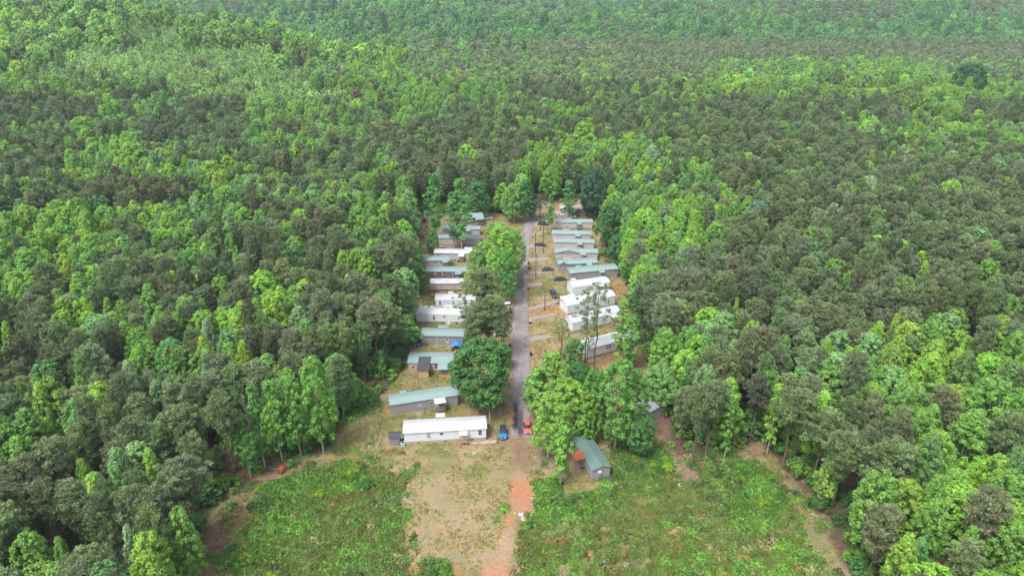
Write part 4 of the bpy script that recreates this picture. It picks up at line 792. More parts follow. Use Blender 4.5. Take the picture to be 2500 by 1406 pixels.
def vehicle(kind, u, v, ang, col, label, name, cat, roofc=None, group=None, bedc=None):
    st, g0, g1, wr, wx = SHAPE[kind]
    paint = mat('paint %.2f %.2f %.2f' % col, col, .28, 0, .03, spec=.6)
    t_ = thing(name, at(u, v), R(ang), label, cat, group)
    zb = .30 if kind != 'jeep' else .45
    body = MB(); glass = MB(); roof = MB(); parts = {}
    def ring(s): x, zl, zt, wl, wt = s; return [(x, -wl, zb), (x, -wl, zl), (x, -wt, zt), (x, wt, zt), (x, wl, zl), (x, wl, zb)]
    R_ = [ring(s) for s in st]
    for i in range(len(st) - 1):
        a, b2 = R_[i], R_[i + 1]; cabin = g0 <= i < g1
        for j in range(5):
            q = (a[j], a[j + 1], b2[j + 1], b2[j])
            if cabin and j in (1, 3): glass.quad(*q)
            elif cabin and j == 2 and (i == g0 or i == g1 - 1): glass.quad(*q)
            elif cabin and j == 2: roof.quad(*[(p[0], p[1], p[2] + .01) for p in q])
            else: body.quad(*q)
        body.quad(a[5], a[0], b2[0], b2[5])
    n = len(body.v); body.v += R_[0] + R_[-1]; body.f += [tuple(n + k for k in range(6)), tuple(n + 6 + k for k in reversed(range(6)))]; body.m += [0, 0]
    bo = body.build('body', paint, t_)
    glass.build('window', M_GLASS, t_)
    roof.build('roof', roofc or paint, t_)
    hw = max(s[3] for s in st)
    # pillars and sills
    pl = MB()
    for s in (g0 + 1, (g0 + g1) // 2 + (0 if kind != 'sedan' else 0), g1 - 1):
        x, zl, zt, wl, wt = st[s]
        for sg in (-1, 1): pl.tube([(x, sg * (wl + .005), zl), (x, sg * (wt + .005), zt)], .035, 4)
    pl.build('pillar', paint, t_)
    xs = wx
    for x in xs:
        for sg in (-1, 1):
            w_ = MB(); w_.tube([(x, sg * (hw - .16), wr), (x, sg * (hw + .04), wr)], wr, 16); wo_ = w_.build('wheel', M_RUBBER, t_)
            w_ = MB(); w_.tube([(x, sg * (hw + .04), wr), (x, sg * (hw + .05), wr)], wr * .58, 12); w_.build('rim', M_CHROME, wo_)
    xf = st[-1][0]; zf = st[-2][1] - .14
    for sg in (-1, 1):
        l_ = MB(); l_.box(xf - .1, xf + .02, sg * (hw - .3) - .16, sg * (hw - .3) + .16, zf - .1, zf + .06); l_.build('headlight', M_LAMP, t_)
        l_ = MB(); l_.box(-.35 + g1 * .2 - .15, -.35 + g1 * .2, sg * (hw + .1) - .09, sg * (hw + .1) + .09, st[g1][1], st[g1][1] + .14)
        l_.build('mirror', paint, t_)
    g_ = MB(); g_.box(xf - .05, xf + .03, -.42, .42, zf - .22, zf - .02); g_.build('grille', M_BLACK, t_)
    g_ = MB(); g_.box(xf - .05, xf + .09, -hw + .08, hw - .08, .38, .54); g_.build('bumper', M_CHROME if kind in ('jeep', 'pickup') else paint, t_)
    xr = st[0][0]
    if kind == 'pickup':
        xr = -2.85; b_ = MB(); b_.box(-2.85, -.66, -.95, .95, .42, .62)
        b_.box(-2.85, -.66, -.95, -.87, .62, 1.04); b_.box(-2.85, -.66, .87, .95, .62, 1.04); b_.box(-2.85, -2.77, -.87, .87, .62, 1.04); b_.build('bed', bedc or paint, t_)
        b_ = MB(); b_.box(-2.77, -.66, -.87, .87, .621, .64); b_.build('bed_liner', M_BLACK, t_)
    if kind == 'jeep':
        for sg in (-1, 1):
            for x in xs: f_ = MB(); f_.prism([(sg * .62, .92), (sg * .98, .92), (sg * .98, .98), (sg * .62, .98)] if sg > 0 else [(sg * .62, .98), (sg * .98, .98), (sg * .98, .92), (sg * .62, .92)], x - .5, x + .5); f_.build('fender', paint, t_)
        f_ = MB(); f_.box(1.0, 1.55, -.3, .3, 1.1, 1.15); f_.build('hood_bulge', paint, t_)
        f_ = MB(); f_.tube([(-2.12, 0, 1.1), (-2.32, 0, 1.1)], .4, 16); f_.build('spare_wheel', M_RUBBER, t_)
    for sg in (-1, 1): l_ = MB(); l_.box(xr - .03, xr + .06, sg * (hw - .18) - .1, sg * (hw - .18) + .1, .72, .9); l_.build('tail_light', M_TAILL, t_)
    return t_
VG = 'vehicles parked along the lane'
vehicle('jeep', 1228, 1063, -89, (.015, .20, .50), 'bright blue off-road car with black soft top parked left of the lane end', 'parked_car', 'car', roofc=mat('black canvas', (0.017, 0.017, 0.024), .8), group=VG)
vehicle('sedan', 1287.5, 1047, -86, (.52, .10, .115), 'pinkish red sedan parked at the right edge of the lane end', 'parked_car', 'car', group=VG)
vehicle('suv', 1233, 752, 197, (.72, .73, .74), 'white sports utility car parked crosswise left of the lane', 'parked_car', 'car', group=VG)
vehicle('pickup', 1206, 750, 190, (.70, .71, .73), 'white pickup parked behind the white sports utility car', 'parked_pickup', 'pickup', group=VG)
vehicle('pickup', 1221, 783, 100, (.60, .60, .62), 'white pickup with dark bed and dark red tailgate half under the pines', 'parked_pickup', 'pickup', group=VG, bedc=mat('dark red paint', (0.131, 0.017, 0.017), .4))
vehicle('sedan', 1221, 818, 15, (.66, .68, .70), 'white sedan almost hidden under the pines left of the lane', 'parked_car', 'car', group=VG)
vehicle('suv', 1352, 722, -78, (.035, .04, .05), 'black sports utility car facing the camera near the white trailer', 'parked_car', 'car', group=VG)
vehicle('sedan', 1367, 684, 8, (.04, .042, .05), 'black sedan on the grass below the long grey home', 'parked_car', 'car', group=VG)
vehicle('sedan', 1338, 660, 5, (.06, .062, .07), 'charcoal sedan at the end of a driveway right of the lane', 'parked_car', 'car', group=VG)
vehicle('sedan', 1319, 601, -8, (.02, .02, .028), 'black sedan on the far driveway between the pole shadows', 'parked_car', 'car', group=VG)
vehicle('suv', 1326, 550, -12, (.018, .02, .028), 'black sports utility car on the farthest driveway', 'parked_car', 'car', group=VG)
vehicle('pickup', 1374, 524, -6, (.72, .73, .74), 'white pickup in front of the far brown home', 'parked_pickup', 'pickup', group=VG)
vehicle('sedan', 1394, 531, -8, (.64, .60, .60), 'pale sedan parked close behind the white pickup at the far home', 'parked_car', 'car', group=VG)
vehicle('suv', 1156, 641, 178, (.018, .035, .03), 'very dark green sports utility car beside the whitish trailer home', 'parked_car', 'car', group=VG)
vehicle('suv', 1023, 839, -95, (.05, .06, .09), 'dark blue grey car parked against the left end of the grey home', 'parked_car', 'car', group=VG)
vehicle('pickup', 1187, 535, 175, (.62, .62, .63), 'white pickup beside the far left deck', 'parked_pickup', 'pickup', group=VG)
vehicle('sedan', 1335, 505, 40, (.68, .68, .70), 'white car glimpsed under the grey tree at the far end of the lane', 'parked_car', 'car', group=VG)
# white box trailer in front of the second white home
t_ = thing('box_trailer', at(1383, 742), R(9), 'white box trailer standing left of the white home with rounded roof', 'trailer')
mb = MB(); mb.prism([(-1.1, .6), (-1.1, 2.45), (-.8, 2.65), (.8, 2.65), (1.1, 2.45), (1.1, .6)][::-1], -2.1, 2.1); mb.build('body', mat('white trailer skin', (0.644, 0.644, 0.644), .4, var=.02), t_)
for x in (-.45, .45):
    for y in (-1.15, .95): w_ = MB(); w_.tube([(x, y, .35), (x, y + .2, .35)], .35, 14); w_.build('wheel', M_RUBBER, t_)
mb = MB(); mb.hexa([(-3.2, -.06, .5), (-2.1, -.6, .5), (-2.1, .6, .5), (-3.2, .06, .5), (-3.2, -.06, .6), (-2.1, -.6, .6), (-2.1, .6, .6), (-3.2, .06, .6)]); mb.build('drawbar', M_BLACK, t_)
# ------------------------------------------------------------------ foliage meshes
def unit(a): return a / (np.linalg.norm(a, axis=1, keepdims=True) + 1e-9)
def leaf_mesh(name, rng, centers, rads, n_per, length, width, mode, outw, mats, trunk=None, shell=.78, bias=.6, tone=.5):
    """leaf blades spread over clumps; returns one mesh"""
    nc = len(centers); cen = np.repeat(centers, n_per, 0); rad = np.repeat(rads, n_per, 0); ow = np.repeat(outw, n_per, 0); n = len(cen)
    d = unit(rng.normal(size=(n, 3)) + ow * bias + np.array([0, 0, bias * .7]))
    rr = shell + (1.04 - shell) * rng.random((n, 1)); rr = np.where(rng.random((n, 1)) < .2, rng.random((n, 1)) * .8, rr)
    p = cen + d * rad * rr
    if mode == 'needle':
        a = unit(d + rng.normal(size=(n, 3)) * .45 + np.array([0, 0, .25])); b = unit(np.cross(a, rng.normal(size=(n, 3))))
    else:
        nn = unit(d * 1.0 + np.array([0, 0, .45]) + rng.normal(size=(n, 3)) * .42); a = unit(np.cross(nn, rng.normal(size=(n, 3)))); b = np.cross(nn, a)
    l = length * (.65 + .7 * rng.random((n, 1))) * .5; w = width * (.65 + .7 * rng.random((n, 1))) * .5
    V = np.stack([p - a * l, p + b * w - a * l * .1, p + a * l, p - b * w - a * l * .1], 1).reshape(-1, 3)
    lv = np.clip(rng.random(n) * .55 + np.repeat(rng.random(nc), n_per) * .45 + (tone - .5), 0, 1)
    nt = 0; tv = np.zeros((0, 3)); tf = []
    if trunk is not None: tv = np.array(trunk.v, float).reshape(-1, 3); tf = trunk.f; nt = len(tv)
    me = bpy.data.meshes.new(name)
    me.vertices.add(nt + len(V)); me.vertices.foreach_set('co', np.concatenate([tv, V]).ravel())
    loops = [i for f in tf for i in f]; starts = []; k = 0
    for f in tf: starts.append(k); k += len(f)
    loops = np.concatenate([np.array(loops, int), np.arange(len(V)) + nt]); starts = np.concatenate([np.array(starts, int), k + np.arange(n) * 4])
    me.loops.add(len(loops)); me.loops.foreach_set('vertex_index', loops); me.polygons.add(len(starts)); me.polygons.foreach_set('loop_start', starts)
    for m_ in mats: me.materials.append(m_)
    mi = np.concatenate([np.ones(len(tf), int), np.zeros(n, int)]); me.polygons.foreach_set('material_index', mi)
    at_ = me.attributes.new('lv', 'FLOAT', 'POINT'); at_.data.foreach_set('value', np.concatenate([np.zeros(nt), np.repeat(lv, 4)]))
    me.update(); return me

def trunk_mb(rng, H, r0, lean=.02, limbs=(), top=.92, wob=.12):
    mb = MB(); pts = []; rad = []; k = 7; ax, ay = rng.normal(0, lean, 2) * H
    for i in range(k + 1):
        s = i / k; pts.append((ax * s * s + (rng.normal(0, wob) if 0 < i < k else 0), ay * s * s + (rng.normal(0, wob) if 0 < i < k else 0), H * top * s - (.25 if i == 0 else 0))); rad.append(r0 * (1.25 if i == 0 else 1) * (1 - .85 * s))
    mb.tube(pts, rad, 7)
    def on(s):
        q = s * k; i = min(int(q), k - 1); t = q - i; return np.array(pts[i]) * (1 - t) + np.array(pts[i + 1]) * t
    for (s, tx, ty, tz) in limbs:
        b0 = on(s); e = np.array([tx, ty, tz]); md = (b0 + e) / 2 + np.array([0, 0, -.25]); r = r0 * (1 - .8 * s) * .45
        mb.tube([b0, md, e], [r, r * .65, r * .25], 5)
    return mb, on

def make_proto(kind, seed):
    rng = np.random.default_rng(seed)
    dark = []
    if kind in ('pine', 'tallpine', 'thinpine'):
        H = 20.0; Rr = 3.3 if kind == 'pine' else 3.0; c0 = .42 if kind == 'pine' else .60
        if kind == 'tallpine': Rr = 3.2
        cs, rs, os_ = [], [], []
        nl = {'pine': 17, 'tallpine': 13, 'thinpine': 11}[kind]
        if kind == 'thinpine': c0 = .50
        lob = rng.uniform(0, 6.28, 3)
        for i in range(nl):
            s = (i + .5) / nl; z = H * (c0 + (1 - c0) * s) - .6
            prof = (math.sin(min(1, .18 + s * 1.05) * math.pi * .5) if s < .4 else math.sqrt(max(.02, 1 - ((s - .38) / .68) ** 2)))
            if kind == 'pine': prof *= (.55 + .45 * min(1, s * 2.2))
            nb = max(2, int(3 + 8.5 * prof * (1 - .2 * s)))
            if kind == 'thinpine': nb = max(2, int(nb * .55))
            ph = rng.uniform(0, 6.28)
            for j in range(nb):
                th = ph + 6.283 * j / nb + rng.normal(0, .25)
                L_ = Rr * prof * (.84 + .24 * math.sin(2 * th + lob[0] + s * 2) + .16 * math.sin(3 * th + lob[1] - s * 3)) * rng.uniform(.62, 1.12)
                for q in ((.95,) if L_ < 1.3 else (.5, .95)):
                    if q < .9 and rng.random() < (.8 if kind == 'thinpine' else .35): continue
                    cs.append((L_ * q * math.cos(th), L_ * q * math.sin(th), z + rng.normal(0, .28) + (.25 * L_ * q / Rr if s > .5 else -.5 * q)))
                    rr = rng.uniform(.50, .88) * (.85 if kind == 'thinpine' else 1); rs.append((rr, rr, rr * rng.uniform(.6, .8))); os_.append((math.cos(th), math.sin(th), .3))
        cs.append((0, 0, H - .5)); rs.append((.7, .7, .7)); os_.append((0, 0, 1))
        cs, rs, os_ = map(np.array, (cs, rs, os_))
        sel = rng.choice(len(cs), min(len(cs), 24), replace=False)
        limbs = [(max(.3, min(.9, (cs[i][2] - .9) / H)), cs[i][0] * .9, cs[i][1] * .9, cs[i][2]) for i in sel]
        tr, _ = trunk_mb(rng, H, .22, .012, limbs)
        for k in range(5):
            z = H * rng.uniform(.2, c0 + .1); th = rng.uniform(0, 6.28); L_ = rng.uniform(.5, 1.6); tr.tube([(0, 0, z), (L_ * math.cos(th), L_ * math.sin(th), z - .1)], [.05, .015], 4)
        spec = dict(centers=cs, rads=rs, n_per=34 if kind == 'thinpine' else 58, length=.60, width=.14, mode='needle', outw=os_, shell=.55, bias=.55)
        bark = M_PBARK; lm = M_NEEDLE
    elif kind in ('tulip', 'oak', 'young', 'slim'):
        H, Rr, c0, nc, npr, ll = {'tulip': (20, 4.1, .20, 175, 54, .40), 'oak': (15, 5.4, .20, 210, 62, .44), 'young': (6.5, 1.6, .10, 30, 34, .34), 'slim': (18, 2.3, .22, 60, 46, .40)}[kind]
        cs, rs, os_ = [], [], []
        l1, l2, l3 = rng.uniform(0, 6.28, 3)
        for i in range(nc):
            s = (i + rng.random()) / nc
            if kind in ('tulip', 'young'): prof = (min(1, (s + .22) * 2.4) * (1 - (max(0, s - .34) / .70) ** 1.35) ** .85) if (seed % 2 or kind == 'young') else min(1, (s + .3) * 2.0) * math.sqrt(max(.03, 1 - (max(0, s - .42) / .60) ** 2))
            elif kind == 'slim': prof = min(1, (s + .3) * 1.7) * (1 - max(0, s - .5) / .55) ** .7 * (.65 + .35 * math.sin(s * 19 + l3))
            else: prof = min(1, (s + .22) * 1.9) * math.sqrt(max(0.03, 1 - max(0, (s - .35) / .68) ** 2))
            th = i * 2.39996 + rng.normal(0, .3)
            k = rng.choice([.45, .8, .95], p=[.15, .25, .60])
            rr_ = Rr * prof * k * (.84 + .18 * math.sin(2 * th + l1 + s * 3) + .12 * math.sin(3 * th + l2 - s * 4))
            z = H * (c0 + (1 - c0) * s)
            cr = {'tulip': .86, 'oak': 1.02, 'young': .5, 'slim': .72}[kind] * rng.uniform(.65, 1.15)
            cs.append((rr_ * math.cos(th), rr_ * math.sin(th), z - cr * .6)); rs.append((cr, cr, cr * rng.uniform(.75, 1.0))); os_.append((math.cos(th), math.sin(th), .4 + s))
        cs, rs, os_ = map(np.array, (cs, rs, os_)); os_ = unit(os_)
        sel = rng.choice(len(cs), min(len(cs), 8 if kind == 'young' else 20), replace=False)
        limbs = [(max(.12, min(.85, (cs[i][2] - Rr * .45) / H)), cs[i][0] * .9, cs[i][1] * .9, cs[i][2] - .2) for i in sel]
        tr, _ = trunk_mb(rng, H, {'tulip': .22, 'oak': .3, 'young': .07, 'slim': .16}[kind], .012, limbs, top=.9, wob=.02 * H / 4)
        spec = dict(centers=cs, rads=rs, n_per=npr, length=ll, width=ll * .72, mode='leaf', outw=os_, shell=.72, bias=.62)
        bark = M_PALEBARK if kind in ('slim', 'tulip') else M_BARK; lm = M_LEAF
    elif kind in ('faroak', 'fartulip', 'farpine', 'faryoung'):
        H, Rr, c0, nc, npr, ll, cr0 = {'faroak': (15, 5.4, .10, 40, 60, .95, 1.9), 'fartulip': (20, 4.1, .2, 52, 40, .85, 1.35), 'farpine': (20, 3.3, .42, 34, 44, .75, 1.15), 'faryoung': (6.5, 1.6, .06, 16, 26, .5, .72)}[kind]
        cs, rs, os_ = [], [], []; l1, l2 = rng.uniform(0, 6.28, 2)
        for i in range(nc):
            s = (i + rng.random()) / nc; th = i * 2.39996 + rng.normal(0, .3)
            prof = min(1, (s + .3) * 1.9) * math.sqrt(max(.03, 1 - (max(0, s - (.42 if kind != 'farpine' else .5)) / (1.02 - (.42 if kind != 'farpine' else .5))) ** 2))
            rr_ = Rr * prof * rng.choice([.4, .78, .86], p=[.15, .25, .60]) * (.86 + .16 * math.sin(2 * th + l1 + s * 3) + .10 * math.sin(3 * th + l2))
            cr = cr0 * rng.uniform(.7, 1.15); cs.append((rr_ * math.cos(th), rr_ * math.sin(th), H * (c0 + (1 - c0) * s) - cr * .7)); rs.append((cr, cr, cr * .85)); os_.append((math.cos(th), math.sin(th), .4 + s))
        cs, rs, os_ = map(np.array, (cs, rs, os_)); os_ = unit(os_); tr, _ = trunk_mb(rng, H, .22, .01, [], top=.85)
        spec = dict(centers=cs, rads=rs, n_per=npr, length=ll, width=ll * .8, mode='leaf', outw=os_, shell=.94, bias=.5)
        bark = M_PBARK if kind == 'farpine' else M_BARK; lm = M_NEEDLE if kind == 'farpine' else M_LEAF
    elif kind == 'bush':
        H, Rr = 2.2, 1.6; nc = 16; th = rng.uniform(0, 6.28, nc); r = Rr * np.sqrt(rng.random(nc)) * .8
        cs = np.stack([r * np.cos(th), r * np.sin(th), .5 + (1 - r / Rr) * 1.1 * rng.uniform(.6, 1.1, nc)], 1); rr = rng.uniform(.4, .75, nc); rs = np.stack([rr, rr, rr * .85], 1); os_ = unit(cs * np.array([1, 1, .5]) + .01)
        tr = MB()
        for k in range(5): a = rng.uniform(0, 6.28); tr.tube([(0, 0, -.1), (.6 * math.cos(a), .6 * math.sin(a), 1.1)], [.04, .02], 4)
        spec = dict(centers=cs, rads=rs, n_per=42, length=.27, width=.19, mode='leaf', outw=os_, shell=.6, bias=.5); bark = M_BARK; lm = M_WEED
    elif kind == 'weed':
        H, Rr = .9, 1.1; nc = 12; th = rng.uniform(0, 6.28, nc); r = Rr * np.sqrt(rng.random(nc))
        cs = np.stack([r * np.cos(th), r * np.sin(th), .10 + .5 * (1 - (r / Rr) ** 2) * rng.uniform(.3, 1.1, nc)], 1); rr = rng.uniform(.18, .40, nc); rs = np.stack([rr, rr, rr * .8], 1); os_ = unit(cs + np.array([0, 0, .3]))
        tr = MB(); spec = dict(centers=cs, rads=rs, n_per=22, length=.26, width=.16, mode='leaf', outw=os_, shell=.4, bias=.5); bark = M_BARK; lm = M_WEED
    elif kind == 'tuft':
        H, Rr = .45, .45; nc = 5; th = rng.uniform(0, 6.28, nc); r = Rr * np.sqrt(rng.random(nc))
        cs = np.stack([r * np.cos(th), r * np.sin(th), np.full(nc, .02)], 1); rr = rng.uniform(.16, .3, nc); rs = np.stack([rr * .7, rr * .7, rr * 1.1], 1); os_ = np.tile([[0, 0, 1.]], (nc, 1))
        tr = MB(); spec = dict(centers=cs, rads=rs, n_per=12, length=.34, width=.06, mode='needle', outw=os_, shell=.5, bias=1.3); bark = M_BARK; lm = M_WEED
    return dict(kind=kind, H=H, R=Rr, tr=tr, spec=spec, bark=bark, lm=lm, rng=seed)
def full_mesh(p): return leaf_mesh(p['kind'] + ' whole', np.random.default_rng(p['rng'] + 5), trunk=p['tr'], mats=[p['lm'], p['bark']], **p['spec'])
def crown_mesh(p): return leaf_mesh(p['kind'] + ' crown', np.random.default_rng(p['rng'] + 5), trunk=None, mats=[p['lm']], **p['spec'])

PROTO = {k: [make_proto(k, s * 13 + b0) for s in range(n)] for b0, (k, n) in enumerate((('pine', 7), ('tallpine', 4), ('thinpine', 3), ('tulip', 8), ('oak', 6), ('young', 3), ('slim', 3), ('bush', 3), ('faroak', 7), ('fartulip', 7), ('farpine', 6), ('faryoung', 3), ('weed', 4), ('tuft', 3)))}
for k in PROTO:
    for p in PROTO[k]: p['full'] = full_mesh(p)
for k in ('pine', 'tallpine', 'thinpine', 'tulip', 'oak', 'slim', 'bush'):
    for p in PROTO[k]: p['crown'] = crown_mesh(p); p['trunk'] = p['tr'].mesh('trunk', p['bark'])
# bare dead tree
def dead_mesh(seed):
    rng = np.random.default_rng(seed); H = 18; tr, on = trunk_mb(rng, H, .2, .01, [])
    br = MB()
    for k in range(34):
        s = rng.uniform(.35, .97); b0 = on(s); th = rng.uniform(0, 6.28); L_ = (1.05 - s) * 5.5 + .7; e = b0 + np.array([math.cos(th) * L_, math.sin(th) * L_, L_ * rng.uniform(.3, 1.0)])
        br.tube([b0, (b0 + e) / 2 + np.array([0, 0, -.15]), e], [.07, .045, .015], 4)
        for q in range(3): t_ = rng.uniform(.4, .9); m_ = b0 * (1 - t_) + e * t_; e2 = m_ + rng.normal(0, .5, 3) * L_ * .3 + np.array([0, 0, .4]); br.tube([m_, e2], [.03, .01], 3)
    return tr.mesh('trunk', M_PALEBARK), br.mesh('branches', mat('silvery dead branches', (.34, .30, .27), .9, var=.2))
DEAD = [dead_mesh(3), dead_mesh(9)]

# ------------------------------------------------------------------ which sort of wood stands where (read off the photograph, 50 x 50 units a cell)
CELLS = ["8M4X12M4X6M6X4H3M3H","6M3Y20M3X18M","3M10Y7M3X7H20P","1M14Y5L5X5X5H10L5X","5L3X10Y7L3H6X13M3L","5H3L4H10L8X4X10H3M3H","3X4L5H6L8H7X8H7L2X","4X5L3X4X10H7L10H5X2H",
 "3H6L4L5H2L5H2M5L3L15H","2X3H4D4L2H6L2L3H3L5L16H","5L8B4X4L8L5L3L13H","4L6L4X4X3L8L5L16H","4L6X5X5H2L8L4L16H","5L3H4X5H3L10L2L18H","5L5H3X2L3H3H10L1H18H","2H4L3H3X3L3H4H9L19H",
 "3H2L5H2L8H11L1L6X12H","2L5H6L3H4L11L4L5H10L","6H1L6H4L15L6H5X7L","1H2L1H1L7H4L16L8H2X8L","1H1L9H5L16L10H1X7L","2L9H5L16L2L6H3H7L","2L3H4L3H20L2L2H5H9L","4H3L4H21L8H3H7L",
 "10H26L4L10L","9H31L2H8L","1H3B4H3L32L2H5L","1H3L2H3L33L3H5L"]
import re
GRID = []
for r_ in CELLS:
    s = ''.join(ch * int(n) for n, ch in re.findall(r'(\d+)([A-Z])', r_)); GRID.append((s + s[-1] * 50)[:50])
PINE_P = dict(P=.99, H=.85, X=.42, L=.10, B=.04, M=.05, Y=.03, D=.97)

rng = np.random.default_rng(2024)
def grid_pts(step, y0, y1, jit=.42):
    ys = np.arange(y0, y1, step * .87); out = []
    for i, y in enumerate(ys):
        w = y * .98 + 60; xs = np.arange(-w, w, step) + (step / 2 if i % 2 else 0)
        out.append(np.stack([xs, np.full(len(xs), y)], 1))
    p = np.concatenate(out); return p + rng.uniform(-jit, jit, p.shape) * step

